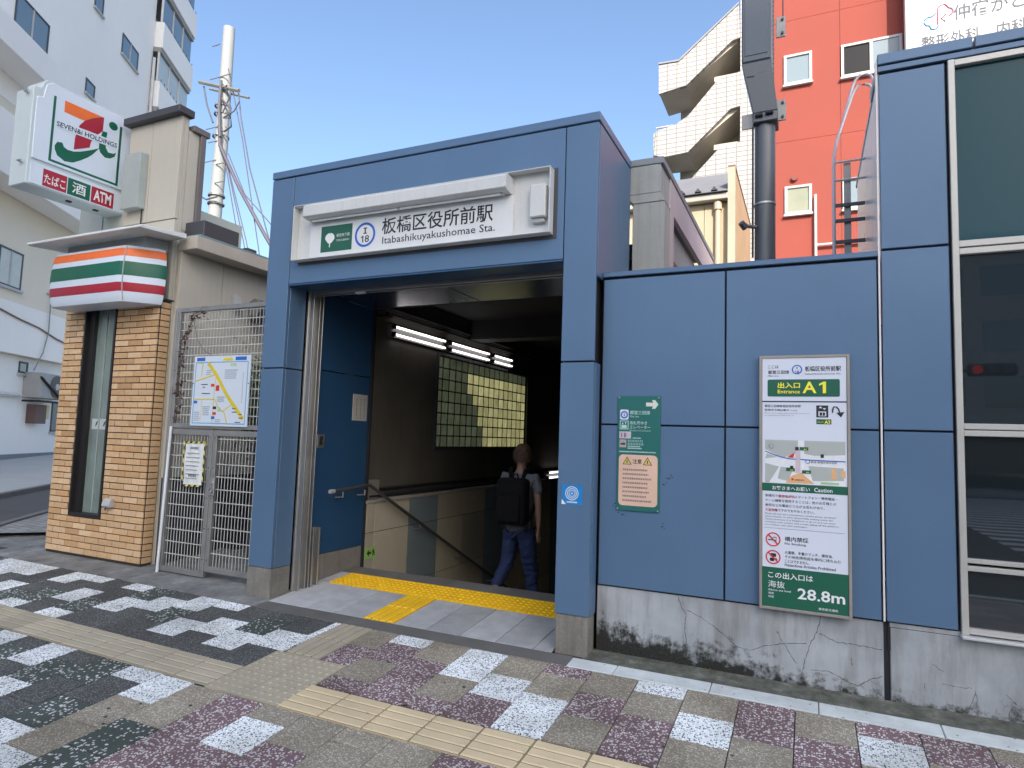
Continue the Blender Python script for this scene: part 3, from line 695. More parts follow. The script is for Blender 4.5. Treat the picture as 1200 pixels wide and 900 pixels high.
for (cx, cz) in ((3.74, 1.25), (3.745, 1.26), (3.71, .92), (3.40, .99), (3.72, 1.22), (3.36, 1.03)):
    for k in range(3):
        x = cx+rr.uniform(-.02, .03); z = cz+rr.uniform(-.02, .02); b.prism(rect(x, x+rr.uniform(.006, .018), z, z+rr.uniform(.004, .008)), 'y', yw, yw-.0006)
b.build('paint_chips', INK, pw)

# elevator tower
tw = thing('elevator_tower', 'tall blue panelled elevator tower with large aluminium framed windows', 'elevator tower', (5.8, .15, 0))
B().box(5.036, 5.046, yw-.004, yw+.05, .47, 4.0).build('edge_strip', mat('white_edge_strip', (.7, .68, .66), .4), tw)
wp(5.05, 5.415, .468, 1.616, tw); wp(5.05, 5.415, 1.62, 2.752, tw); wp(5.05, 5.415, 2.758, 3.915, tw)
TX1 = 7.9
for a, c in ((5.048, 5.558), (5.57, 7.9)): B().box(a, c, yw-.012, yw+.5, 3.975, 4.045).build('coping', BLUE, tw, bevel=.004)
B().box(5.05, TX1, yw-.004, yw+.03, 3.93, 3.965).build('head_strip', BLUE, tw, bevel=.002)
B().box(5.06, 5.42, yw+.02, yw+.2, .3, 3.97).box(5.42, TX1, yw+.12, yw+.2, .3, 3.97).box(5.42, TX1, yw+.021, yw+.12, 3.925, 3.975).build('core', DARKJ, tw)
# tower plinth meets the wall plinth at a dark joint
B().box(5.07, TX1, yw+.018, yw+.3, -.1, .436).build('plinth', MATS['plinth'], tw, bevel=.005)
B().box(5.07, 5.43, yw+.018, yw+.3, .437, .462).build('plinth_cap', MATS['plinth'], tw)
B().box(5.037, 5.069, yw+.03, yw+.2, -.1, .465).build('joint', DARKJ, tw)
cracks(CR2, tw, yw+.018, .002)
# side wall of the tower (glossy cladding seen edge on, its bright reflection painted pale)
SIDE = mat('painted_reflection_cladding', (.72, .74, .78), .3, .1, .04, 2, 60, 0)
for a, c in ((.20, .75), (.757, 1.3), (1.307, 2.2)): B().box(5.058, 5.08, a, c, 2.3, 3.97).build('side_panel', SIDE, tw, bevel=.002)
B().box(5.08, 7.9, .36, 2.3, 2.3, 3.96).build('tower_body', DARKJ, tw)
B().box(5.052, 7.9, .65, 2.3, 3.965, 4.0).build('roof_edge', mat('pale_edge', (.6, .6, .6), .5), tw)
def wbox(x0, x1, z0, z1, y0=yw-.006, y1=yw+.06, name='window_frame', m=ALU): return B().box(x0, x1, y0, y1, z0, z1).build(name, m, tw, bevel=.003)
fx = 5.428
for (x0, x1) in ((fx, fx+.036), (6.62, 6.66), (7.85, 7.89)): wbox(x0, x1, .452, 3.925)
for (xa, xb) in ((fx+.036, 6.62), (6.66, 7.85)):
    for z0, z1 in ((3.885, 3.925), (2.735, 2.775), (2.69, 2.728), (1.635, 1.67), (1.595, 1.63), (.86, .885), (.815, .845), (.458, .49)): wbox(xa, xb, z0, z1, yw+.002, yw+.058)
    for z0, z1, m in ((2.775, 3.885, G_TEAL), (1.67, 2.69, G_DARK), (.885, 1.595, G_DARK), (.49, .815, G_DARK)):
        B().box(xa, xb, yw+.035, yw+.045, z0, z1).build('window_pane', m, tw)
B().box(fx-.005, 7.9, yw-.05, yw+.02, .437, .451).build('sill', mat('sill_bright', (.7, .7, .7), .35, .5), tw, bevel=.002)

# ------------------------------------------------------------------ information board
ib = thing('information_board', 'tall framed white and green entrance A1 information board on blue wall', 'information board', (4.61, .11, .46))
IX0, IX1, IZ0, IZ1 = 4.337, 4.868, .462, 2.092; yb = .112
B().box(IX0, IX1, yb+.004, yw-.001, IZ0, IZ1).build('backing', DGREY, ib)
f = .017
FR = mat('bronze_grey_frame', (.34, .31, .27), .5, .4)
B().box(IX0, IX0+f, yb-.006, yb+.02, IZ0, IZ1).box(IX1-f, IX1, yb-.006, yb+.02, IZ0, IZ1).box(IX0+f, IX1-f, yb-.006, yb+.02, IZ1-f, IZ1).box(IX0+f, IX1-f, yb-.006, yb+.02, IZ0, IZ0+f).build('frame', FR, ib, bevel=.0015)
ax0, ax1 = IX0+f+.002, IX1-f-.002
BW = mat('board_white', (.66, .70, .78), .35, 0, .02)
B().box(ax0, ax1, yb, yb+.004, IZ0+f, IZ1-f).build('face', BW, ib)
yi = yb-.0002
def U(u): return ax0+(ax1-ax0)*u   # 0..1 across
zt = IZ1-f; zb = IZ0+f
def V(v): return zt-(zt-zb)*v       # 0..1 down
text('ここは', U(.07), V(.042), .020, INK, ib, U(.20)-U(.07), yi, .01); text('都営三田線', U(.07), V(.065), .024, INK, ib, U(.33)-U(.07), yi, .012); text('Mita Line', U(.07), V(.076), .010, INK, ib, U(.2)-U(.07), yi)
B().ring((U(.425), yi, V(.048)), (1, 0, 0), (0, 0, 1), .024, .031, .001, 32).build('line_ring', CBLUE, ib)
serif_i(U(.425), V(.046), .010, .014, INK, ib, yi); one(U(.425)-.012, V(.063), .007, .017, INK, ib, yi); text('8', U(.425)+.006, V(.063), .017, INK, ib, .013, yi, .004, align='C')
text('板橋区役所前駅', U(.52), V(.056), .034, INK, ib, U(.94)-U(.52), yi, .015); text('Itabashikuyakushomae Sta.', U(.52), V(.071), .013, INK, ib, U(.94)-U(.52), yi, .004)
flat(rrect(U(.065), U(.925), V(.158), V(.088), .01), GREEN, ib, yi, 'green_plate', .001)
text('出入口', U(.19), V(.124), .038, YEL, ib, U(.46)-U(.19), yi-.001, .02); text('Entrance', U(.19), V(.145), .024, YEL, ib, U(.46)-U(.19), yi-.001, .012)
text('A', U(.49), V(.144), .074, YEL, ib, U(.655)-U(.49), yi-.001, .018); one(U(.685), V(.144), .040, .074, YEL, ib, yi-.001, .47)
flat(rect(ax0, ax1, V(.181), V(.176)), INK, ib, yi)
text('都営三田線板橋区役所前駅', U(.03), V(.202), .017, INK, ib, U(.47)-U(.03), yi, .006); text('高島平方面(2番ホーム)', U(.03), V(.219), .017, INK, ib, U(.42)-U(.03), yi, .006)
text('Mita Line Itabashikuyakushomae Sta.', U(.03), V(.229), .009, INKG, ib, U(.58)-U(.03), yi); text('for Takashimadaira (Platform No. 2)', U(.03), V(.238), .009, INKG, ib, U(.38)-U(.03), yi)
flat(rect(U(.65), U(.79), V(.241), V(.193)), INK, ib, yi, 'icon_plate')
flat(rect(U(.675), U(.765), V(.236), V(.217)), BW, ib, yi-.001); flat(rect(U(.69), U(.718), V(.234), V(.221)), INK, ib, yi-.002); flat(rect(U(.725), U(.752), V(.234), V(.221)), INK, ib, yi-.002)
flat([(U(.68), V(.204)), (U(.72), V(.204)), (U(.70), V(.196))], BW, ib, yi-.001); flat([(U(.725), V(.204)), (U(.765), V(.204)), (U(.745), V(.211))], BW, ib, yi-.001)
flat(rect(U(.65), U(.825), V(.268), V(.248)), GREEN, ib, yi, 'green_plate'); text('A3', U(.745), V(.266), .022, YEL, ib, U(.81)-U(.745), yi-.001, .02); text('Entrance', U(.665), V(.261), .008, YEL, ib, U(.735)-U(.665), yi-.001)
bt = B(); bt.tube([(U(.84), yi-.001, V(.222)), (U(.84), yi-.001, V(.208)), (U(.855), yi-.001, V(.198)), (U(.885), yi-.001, V(.198)), (U(.91), yi-.001, V(.208)), (U(.925), yi-.001, V(.228))], .0045, 6); bt.build('arrow', INK, ib)
flat([(U(.88), V(.222)), (U(.975), V(.218)), (U(.935), V(.240))], INK, ib, yi)
# map
m0, m1 = .335, .508
def M(u, v): return (U(.035+.945*u), V(m0+(m1-m0)*v))
MG = mat('map_grey', (.42, .45, .42), .5, 0, .02); MO = mat('map_orange', (.75, .42, .2), .5); MGr = mat('map_green', (.4, .55, .3), .5)
flat(rect(M(0, 0)[0], M(1, 0)[0], M(0, 1)[1], M(0, 0)[1]), mat('map_white', (.75, .77, .78), .5), ib, yi, 'map')
for P in ([(0, 0), (.42, 0), (.42, .28), (.22, .42), (0, .22)], [(.5, 0), (1, 0), (1, .30), (.62, .34), (.5, .3)], [(.0, .55), (.18, .62), (.05, 1), (0, 1)], [(.2, .62), (.36, .64), (.30, .95), (.16, .9)], [(.55, .58), (.98, .60), (.98, .88), (.60, .92)], [(.02, .32), (.16, .40), (0, .44)]):
    flat([M(*p) for p in P], MG, ib, yi-.0006, 'map_block')
flat([M(.34, .82), M(.46, .74), (M(.62, .98)), M(.26, .99)], MO, ib, yi-.0012, 'map_block'); flat([M(.83, .62), M(.89, .62), M(.89, .86), M(.83, .86)], MO, ib, yi-.0014, 'map_block'); flat([M(.95, .66), M(1, .66), M(1, .82), M(.95, .8)], MO, ib, yi-.0014, 'map_block'); flat([M(.7, .93), M(.92, .93), M(.92, .98), M(.7, .98)], MGr, ib, yi-.0014, 'map_block')
pl = [M(0, .27), M(.15, .37), M(.3, .43), M(.55, .44), M(1, .45)]
for a, c in zip(pl, pl[1:]): flat([(a[0], a[1]-.003), (c[0], c[1]-.003), (c[0], c[1]+.003), (a[0], a[1]+.003)], CBLUE, ib, yi-.0018, 'map_line')
flat([M(.39, .2), M(.45, .2), M(.45, .75), M(.39, .75)], mat('map_pink', (.6, .5, .55), .5), ib, yi-.002, 'map_block')
flat([M(.28, .40), M(.36, .40), M(.38, .28), M(.34, .33)], REDP, ib, yi-.0024, 'map_mark')
for u, v, s in ((.44, .19, 'A1'), (.27, .68, 'A3'), (.47, .72, 'A2')):
    flat([M(u, v-.04), M(u+.11, v-.04), M(u+.11, v+.035), M(u, v+.035)], GREEN, ib, yi-.003, 'map_plate'); text(s, M(u+.05, 0)[0], M(0, v+.022)[1], .008, YEL, ib, .018, yi-.004, .02)
flat([M(.385, .15), M(.43, .15), M(.43, .23), M(.385, .23)], INK, ib, yi-.003, 'map_plate'); flat([M(.32, .59), M(.36, .59), M(.36, .66), M(.32, .66)], INK, ib, yi-.003, 'map_plate')
B().ring((M(.08, 0)[0], yi-.0008, M(0, .15)[1]), (1, 0, 0), (0, 0, 1), .013, .016, .0006, 20).build('compass', INK, ib)
B().ring((M(.54, 0)[0], yi-.002, M(0, .48)[1]), (1, 0, 0), (0, 0, 1), .010, .0135, .0006, 20).build('line_ring', CBLUE, ib)
text('都営 板橋区役所前駅', M(.58, 0)[0], M(0, .51)[1], .014, INK, ib, .15, yi-.003); flat([M(.70, .30), M(.74, .30), M(.74, .38), M(.70, .38)], INK, ib, yi-.003, 'map_plate')
flat(disc(M(.35, 0)[0], M(0, .90)[1], .007, 12), REDP, ib, yi-.003, 'map_mark'); text('板橋区役所', M(.38, 0)[0], M(0, .93)[1], .011, INK, ib, .055, yi-.003)
# caution
flat(rect(ax0, ax1, V(.542), V(.510)), GREEN, ib, yi, 'green_plate'); text('お客さまへお願い', U(.12), V(.536), .026, WHITE, ib, U(.57)-U(.12), yi-.001, .012); text('Caution', U(.62), V(.536), .026, WHITE, ib, U(.83)-U(.62), yi-.001, .012)
J = [('駅構内で歩きながらスマートフォン・携帯電話・', .88, .566), ('ゲーム機等を使用することは、他のお客様との', .87, .585), ('衝突などの事故につながる恐れがあり、', .74, .604), ('大変危険ですのでおやめください。', .62, .623)]
for s, e, v in J: text(s, U(.035), V(v), .0185, INK, ib, U(e)-U(.035), yi, .004)
text('歩きながら', U(.200), V(.566), .0185, REDP, ib, U(.395)-U(.200), yi-.0008, .012); text('大変危険', U(.035), V(.623), .0185, REDP, ib, U(.185)-U(.035), yi-.0008, .012)
for s, e, v in (('Please do not use a smartphone, mobile phone, handheld', .86, .637), ('game console, or other device while walking within the', .83, .648), ('station premises. It is dangerous to do so as it can cause', .86, .659), ('accidents such contact with a train, falling off the platform,', .9, .670), ('or a collision with other passengers.', .54, .681)):
    text(s, U(.035), V(v), .0115, INK, ib, U(e)-U(.035), yi)
flat(rect(U(.02), U(.96), V(.6905), V(.689)), INKG, ib, yi)
for v, ic in ((.735, 0), (.805, 1)):
    cx, cz = U(.13), V(v); B().ring((cx, yi-.001, cz), (1, 0, 0), (0, 0, 1), .037, .0445, .001, 36).build('prohibition_ring', REDP, ib)
    if ic == 0: flat(rect(cx-.03, cx+.022, cz-.007, cz-.001), INK, ib, yi-.0004); flat([(cx-.01, cz+.004), (cx+.005, cz+.012), (cx+.022, cz+.006), (cx+.026, cz+.012), (cx+.008, cz+.019), (cx-.006, cz+.011)], INKG, ib, yi-.0004)
    else: flat(rrect(cx-.016, cx+.018, cz+.002, cz+.024, .004, 2), INK, ib, yi-.0004); flat(rrect(cx-.02, cx+.008, cz-.026, cz-.004, .008, 2), INK, ib, yi-.0004); flat(disc(cx+.017, cz-.012, .007, 10), INK, ib, yi-.0004)
    k = .7071*.037; w_ = .003; flat([(cx-k-w_, cz+k-w_), (cx-k+w_, cz+k+w_), (cx+k+w_, cz-k+w_), (cx+k-w_, cz-k-w_)], REDP, ib, yi-.0022)
text('構内禁煙', U(.27), V(.738), .030, INK, ib, U(.55)-U(.27), yi, .010); text('No Smoking', U(.27), V(.754), .019, INK, ib, U(.52)-U(.27), yi, .006)
for s, e, v in (('火薬類、多量のマッチ、爆発油、', .83, .788), ('その他危険物品を車内に持ち込む', .92, .805), ('ことはできません。', .56, .822)): text(s, U(.27), V(v), .0195, INK, ib, U(e)-U(.27), yi, .006)
text('Hazardous Articles Prohibited', U(.27), V(.836), .018, INK, ib, U(.86)-U(.27), yi, .008)
flat(rect(ax0, ax1, zb, V(.845)), GREEN, ib, yi, 'green_plate')
text('この出入口は', U(.07), V(.887), .040, WHITE, ib, U(.60)-U(.07), yi-.001, .012); text('海抜', U(.07), V(.924), .043, WHITE, ib, U(.27)-U(.07), yi-.001, 0)
text('Above sea level', U(.07), V(.937), .012, WHITE, ib, U(.34)-U(.07), yi-.001, .006); text('海拔', U(.07), V(.951), .014, WHITE, ib, U(.14)-U(.07), yi-.001); text('해발', U(.07), V(.965), .014, WHITE, ib, U(.14)-U(.07), yi-.001)
text('28.8m', U(.42), V(.958), .068, WHITE, ib, U(.96)-U(.42), yi-.001, .018); text('東京都交通局', U(.66), V(.990), .015, WHITE, ib, U(.88)-U(.66), yi-.001, .006)

# ------------------------------------------------------------------ green guide board
gs = thing('guide_board', 'narrow faded green direction board with peach caution notice on blue wall', 'sign board', (3.53, .14, 1.0))
GX0, GX1, GZ0, GZ1 = 3.375, 3.683, 1.008, 1.826; yg = .138
B().box(GX0, GX1, yg, yw-.001, GZ0, GZ1).build('board', TEAL, gs, bevel=.002)
yq = yg-.0002
flat([(3.58, 1.752), (3.63, 1.752), (3.622, 1.735), (3.645, 1.735), (3.668, 1.766), (3.645, 1.797), (3.622, 1.797), (3.632, 1.779), (3.58, 1.779)], mat('pale_cream_print', (.62, .66, .55), .5), gs, yq, 'arrow')
flat(rrect(3.392, 3.455, 1.655, 1.728, .01), BW, gs, yq, 'icon_plate'); B().ring((3.4235, yq-.001, 1.69), (1, 0, 0), (0, 0, 1), .017, .027, .0008, 24).build('line_ring', CBLUE, gs); serif_i(3.4235, 1.682, .011, .016, INK, gs, yq-.001)
PG = mat('pale_green_print', (.45, .66, .58), .5)
text('都営三田線', 3.465, 1.693, .028, PG, gs, .145, yq, .01); text('Mita Line', 3.465, 1.672, .014, PG, gs, .065, yq)
flat(rect(3.392, 3.455, 1.585, 1.648), PG, gs, yq, 'icon_plate'); flat(rect(3.397, 3.450, 1.590, 1.643), TEAL, gs, yq-.0008, 'icon_plate'); flat(rect(3.404, 3.443, 1.593, 1.617), PG, gs, yq-.0016); flat([(3.405, 1.622), (3.42, 1.622), (3.4125, 1.637)], PG, gs, yq-.0016); flat([(3.427, 1.637), (3.442, 1.637), (3.4345, 1.622)], PG, gs, yq-.0016)
text('改札階ゆき', 3.465, 1.620, .026, PG, gs, .125, yq, .01); text('エレベーター', 3.465, 1.590, .026, PG, gs, .148, yq, .01); text('Elevator to Concourse', 3.465, 1.573, .012, PG, gs, .15, yq)
flat(rect(3.390, 3.475, 1.520, 1.570), mat('faded_pink_plate', (.5, .5, .52), .6), gs, yq, 'icon_plate')
for x, m in ((3.402, REDP), (3.424, CBLUE), (3.434, REDP)): flat(rect(x, x+.007, 1.528, 1.560), m, gs, yq-.0008)
flat(rect(3.392, 3.441, 1.456, 1.512), mat('faded_brown_plate', (.42, .35, .33), .6), gs, yq, 'icon_plate'); flat([(3.402, 1.474), (3.432, 1.474), (3.436, 1.49), (3.42, 1.486), (3.42, 1.502), (3.414, 1.486), (3.398, 1.486)], INK, gs, yq-.0008)
lines(3.488, 3.565, 1.528, 1, .01, .007, PG, gs, yq); lines(3.452, 3.585, 1.512, 2, .022, .017, mat('dim_print', (.18, .36, .33), .5), gs, yq); lines(3.452, 3.57, 1.468, 2, .013, .008, PG, gs, yq); lines(3.392, 3.655, 1.430, 1, .01, .008, PG, gs, yq, jag=False)
flat(rrect(3.39, 3.668, 1.045, 1.405, .03), PEACH, gs, yq, 'notice')
for cx in (3.450, 3.596):
    flat([(cx-.033, 1.335), (cx+.033, 1.335), (cx, 1.392)], INK, gs, yq-.0008, 'warning_mark'); flat([(cx-.026, 1.339), (cx+.026, 1.339), (cx, 1.384)], mat('dull_yellow', (.62, .48, .12), .6), gs, yq-.0014, 'warning_mark'); flat(rect(cx-.003, cx+.003, 1.345, 1.368), INK, gs, yq-.002)
text('注意', 3.523, 1.342, .034, INK, gs, .066, yq-.0008, .008, align='C')
lines(3.42, 3.645, 1.305, 8, .031, .013, mat('brown_print', (.25, .2, .19), .6), gs, yq-.0008)
for x, z in ((3.385, 1.815), (3.672, 1.815), (3.385, 1.02), (3.672, 1.02)): B().tube([(x, yg, z), (x, yg-.004, z)], .006, 8).build('screw', STEEL, gs)

# ================================================================== STUFF ON / BEHIND THE WALL
# concrete stair housing, its side tinted by painted bounce light
sh = thing('stair_housing', 'weathered concrete stair housing rising behind the blue portal', 'building', (3.4, 2.2, 2.7))
CONC = mat('weathered_light_concrete', (.36, .37, .35), .85, 0, .12, 3, 60, .3, streak=.4, dirt=(.14, .145, .12))
PINK_BOUNCE = mat('pink_bounce_side', (.50, .44, .45), .8, 0, .06, 3, 60, .2, streak=.1)  # pink light thrown back by the red building, painted into the colour
LED2 = mat('slate_coping', (.23, .25, .26), .7)
B().box(3.17, 3.515, .94, 4.2, 3.895, 3.955).build('coping', LED2, sh, bevel=.004)
B().box(3.18, 3.49, .945, 1.3, 3.64, 3.893).prism([(3.18, 3.64), (3.49, 3.64), (3.53, 3.56), (3.25, 3.56)], 'y', .945, 1.25).build('cornice', CONC, sh, bevel=.006)
B().box(3.25, 3.525, .95, 1.30, 2.3, 3.558).build('column', CONC, sh, bevel=.004)
B().box(3.46, 3.505, 1.302, 4.2, 3.60, 3.892).box(3.46, 3.528, 1.20, 1.36, 2.3, 3.598).build('side_beam', PINK_BOUNCE, sh, bevel=.003)
B().box(3.30, 3.42, 1.30, 4.2, 2.3, 3.6).build('recessed_wall', CONC, sh)
B().box(3.42, 3.47, 1.36, 4.2, 3.18, 3.23).build('recess_sill', DGREY, sh)
B().box(2.9, 3.2, 4.0, 4.2, 2.3, 3.9).build('back_wall', CONC, sh)

# lamp column
lc = thing('pole', 'thick grey street pole with a boxed cable duct rising behind wall', 'pole', (4.31, 1.2, .1))
PG2 = mat('dark_grey_pole', (.13, .135, .14), .45, .4, .1, 3)
PG3 = mat('grey_duct', (.115, .13, .15), .5, .3, .08, 3)
B().tube([(4.31, 1.2, .1), (4.31, 1.2, 4.3)], .082, 20).build('post', PG2, lc, smooth=True)
B().tube([(4.31, 1.2, 3.50), (4.31, 1.2, 3.515)], .088, 20).build('band', STEEL, lc, smooth=True)
def slab(bm, x0, x1, y0, y1, za, X0_, X1_, Y0_, Y1_, zb_):
    k = len(bm.v); bm.v += [(x0, y0, za), (x1, y0, za), (x1, y1, za), (x0, y1, za), (X0_, Y0_, zb_), (X1_, Y0_, zb_), (X1_, Y1_, zb_), (X0_, Y1_, zb_)]
    bm.f += [(k, k+1, k+2, k+3), (k+4, k+5, k+6, k+7), (k, k+1, k+5, k+4), (k+1, k+2, k+6, k+5), (k+2, k+3, k+7, k+6), (k+3, k, k+4, k+7)]
b = B(); slab(b, 4.225, 4.415, 1.09, 1.32, 4.19, 4.225, 4.415, 1.09, 1.32, 4.27); slab(b, 4.225, 4.415, 1.09, 1.32, 4.27, 4.135, 4.365, 1.05, 1.32, 4.70); b.build('duct_boot', PG2, lc, bevel=.006)
B().box(4.135, 4.365, 1.05, 1.32, 4.704, 9.0).build('duct', PG3, lc, bevel=.012)
B().box(4.16, 4.34, 1.045, 1.052, 4.76, 9.0).build('duct_cover', PG3, lc, bevel=.002)
for (x, y, z) in ((4.205, 1.085, 4.58), (4.29, 1.085, 4.60), (4.27, 1.086, 4.24), (4.35, 1.086, 4.25)):
    B().tube([(x-.03, y-.012, z), (x+.03, y-.012, z)], .014, 8).build('clamp', INK, lc, smooth=True)
for z in (4.20, 4.93):
    B().box(4.40, 4.475, 1.15, 1.165, z, z+.18).build('bracket', GALV, lc, bevel=.003)
    for dz in (.03, .15): B().tube([(4.45, 1.15, z+dz), (4.45, 1.135, z+dz)], .011, 6).build('bolt', DGREY, lc)
B().box(4.13, 4.22, 1.15, 1.165, 4.17, 4.30).build('bracket', GALV, lc, bevel=.003)
B().tube([(4.22, 1.13, 3.05), (4.22, 1.13, 4.15), (4.235, 1.13, 4.22)], .009, 6).build('cable', INK, lc, smooth=True)
B().tube([(4.25, 1.12, 3.30), (4.18, 1.10, 3.31), (4.155, 1.08, 3.325)], .016, 8).tube([(4.165, 1.09, 3.29), (4.135, 1.05, 3.33)], .026, 8).build('side_lamp', PG2, lc, smooth=True)
B().tube([(4.455, 1.16, 5.05), (4.455, 1.16, 9)], .006, 6).build('cable', DGREY, lc)

# ladder
ld = thing('ladder', 'pale tubular steel ladder leaning against the side of the elevator tower', 'ladder', (4.9, 1.3, 2.7))
PAL = mat('pale_pink_steel', (.58, .52, .52), .4, .3)
yl = 1.3
rail = [(4.831,3.0),(4.834,3.914),(4.975,4.46),(4.995,4.509),(5.027,4.545),(5.075,4.545),(5.105,4.532),(5.124,4.490),(5.112,4.28)]
B().tube([(x, yl, z) for x, z in rail], .011, 8).build('rail', PAL, ld, smooth=True)
rail2 = [(4.818,3.0),(4.821,3.786),(4.846,3.930),(4.955,4.275),(4.975,4.32),(5.001,4.352),(5.05,4.352),(5.075,4.34),(5.092,4.312),(5.086,4.20)]
B().tube([(x, yl-.25, z-.02) for x, z in rail2], .011, 8).build('rail', PAL, ld, smooth=True)
for z in (3.835, 3.68): B().tube([(4.84, yl, z), (5.06, yl, z)], .009, 6).build('rung', PAL, ld, smooth=True)
for z in (3.47, 3.34, 3.165): B().box(4.84, 5.055, yl-.006, yl+.006, z-.015, z+.015).build('wall_bracket', DGREY, ld, bevel=.002)
B().box(4.905, 4.955, yl+.02, yl+.045, 2.9, 3.83).build('stiffener', GALV, ld, bevel=.002)
# ------------------------------------------------------------------ background: red building
RED = mat('red_rendered_wall', (.34, .075, .052), .85, 0, .08, .7, 40, .3, streak=.12, dirt=(.27, .065, .05))
rb = thing('red_building', 'tall red rendered building with white framed windows behind the wall', 'building', (9, 11, 0))
def seam_wall(parent, m, x0, x1, y0, y1, z0, z1, xs, zs, name='wall', j=DARKJ, g=.007):
    X_ = [x0]+xs+[x1]; Z_ = [z0]+zs+[z1]
    for a, c in zip(X_, X_[1:]):
        for d, e in zip(Z_, Z_[1:]): B().box(a+g/2, c-g/2, y0, y0+.05, d+g/2, e-g/2).build(name+'_panel', m, parent)
    return B().box(x0+.01, x1-.01, y0+.02, y1, z0, z1-.01).build(name, m, parent)
seam_wall(rb, RED, 3.95, 13.5, 11, 19, 0, 18, [5.32, 7.4, 9.5, 11.5], [5.3, 8.45, 11.35, 14.4])
WFR = mat('white_window_frame', (.60, .59, .57), .4)
def window(parent, x0, x1, z0, z1, y, m=G_FROST, split=0, open_=False, d=.10, fr=WFR, fw=.055):
    f = B(); f.box(x0, x1, y-.045, y+.0, z1-fw, z1).box(x0, x1, y-.045, y+.0, z0, z0+fw).box(x0, x0+fw, y-.045, y, z0+fw, z1-fw).box(x1-fw, x1, y-.045, y, z0+fw, z1-fw)
    fo = f.build('window', fr, parent, bevel=.004)
    B().box(x0+fw, x1-fw, y-.012, y-.003, z0+fw, z1-fw).build('pane', G_BLACK if open_ else m, fo)
    if split:
        xm = x0+(x1-x0)*split; B().box(xm-.03, xm+.03, y-.04, y-.013, z0+fw, z1-fw).build('mullion', fr, fo)
        if open_: B().box(xm+.03, x1-fw, y-.024, y-.014, z0+fw, z1-fw).build('pane', G_FROST, fo)
    B().box(x0-.02, x1+.02, y-.09, y, z0-.05, z0-.004).build('sill', fr, fo, bevel=.004)
    return fo
window(rb, 4.16, 4.75, 9.78, 10.5, 11); window(rb, 5.34, 6.52, 9.72, 10.48, 11, split=.5, open_=True); window(rb, 4.17, 4.73, 6.72, 7.38, 11, mat('curtained_glass', (.30, .31, .22), .4)); window(rb, 4.16, 4.75, 12.9, 13.6, 11); window(rb, 5.34, 6.52, 6.7, 7.4, 11, split=.5); window(rb, 8.6, 9.8, 6.7, 7.4, 11, split=.5)
B().tube([(4.38, 11, 7.56), (4.38, 10.93, 7.56)], .07, 12).build('vent_cap', mat('vent_brown', (.25, .06, .04), .6), rb, smooth=True)
B().tube([(4.80, 10.92, 7.1), (4.80, 10.92, 5.2)], .03, 8).tube([(4.80, 10.92, 5.95), (7.5, 10.92, 5.95)], .03, 8).build('pipe', WFR, rb, smooth=True)
# billboard
bbd = thing('billboard', 'large white clinic billboard with red and blue clover outline', 'billboard', (8, 10.5, 9.5))
B().box(6.52, 13.4, 10.5, 10.7, 9.2, 12.6).build('board', mat('billboard_white', (.64, .66, .64), .5, 0, .02), bbd, bevel=.01)
GI = mat('billboard_grey', (.10, .10, .12), .6); PK = mat('clover_pink', (.62, .10, .18), .5); CB = mat('clover_blue', (.08, .30, .48), .5)
yB = 10.495
text('仲宿かど', 7.36, 10.25, .33, GI, bbd, 1.22, yB, .009); text('整形外科　内科', 6.80, 9.72, .31, GI, bbd, 1.75, yB, .009)
def stroke(pts, r, m, nm): B().tube([(x, yB, z+.19) for x, z in pts], r, 6).build(nm, m, bbd, smooth=True)
stroke([(7.09, 10.05), (7.09, 10.32), (7.10, 10.40), (7.15, 10.45), (7.22, 10.45), (7.26, 10.40), (7.28, 10.36), (7.33, 10.34), (7.36, 10.28), (7.34, 10.22), (7.29, 10.19)], .012, PK, 'logo_stroke')
stroke([(7.23, 10.23), (7.15, 10.16), (7.22, 10.08)], .012, PK, 'logo_stroke')
stroke([(7.06, 10.30), (7.0, 10.24), (6.93, 10.24), (6.86, 10.20), (6.85, 10.13), (6.89, 10.07), (6.95, 10.05), (6.97, 9.98), (7.03, 9.95), (7.09, 9.98), (7.10, 10.03)], .012, CB, 'logo_stroke')

# ------------------------------------------------------------------ white tiled apartment block with zigzag stairs
tbk = thing('tiled_apartment_block', 'white tiled block with zigzag outdoor stair parapets under blue sky', 'building', (2.5, 11.3, 0))
TWALL = MATS['white_tiled_wall']; SOF = mat('stair_soffit_paint', (.55, .50, .42), .8)
PA = {'A': [(1.199, 11.142), (1.715, 11.116), (3.143, 12.267), (3.169, 11.397), (2.987, 11.371), (1.891, 10.448), (1.209, 10.363)], 'B': [(1.153, 9.377), (1.631, 9.471), (1.94, 9.636), (2.711, 10.495), (3.172, 10.526), (3.173, 9.662), (2.954, 9.636), (1.949, 8.708), (1.36, 8.671), (1.106, 8.753)], 'C': [(1.532, 7.644), (1.751, 7.731), (1.956, 7.921), (2.72, 8.712), (3.176, 8.764), (3.179, 4.487), (1.532, 4.487)]}
for k, P in PA.items():
    B().prism(P, 'y', 11.3, 11.42).build('stair_parapet', TWALL, tbk)
B().box(3.179, 3.94, 11.3, 17, 0, 15.0).build('wall', TWALL, tbk)
B().box(1.532, 3.179, 12.6, 17, 0, 11.825).build('wall', mat('core_wall_cream', (.50, .47, .41), .8), tbk)
for (x0, za, x1, zb_, x2, zc) in ((1.208, 10.4, 1.891, 10.486, 3.171, 11.416), (1.106, 8.77, 1.949, 8.745, 3.171, 9.675), (1.532, 7.047, 1.959, 7.089, 3.171, 7.943)):
    b = B(); T = .14
    b.prism([(x0, za), (x1, zb_), (x2, zc), (x2, zc+T), (x1, zb_+T), (x0, za+T)], 'y', 11.421, 12.6); b.build('stair_slab', SOF, tbk)
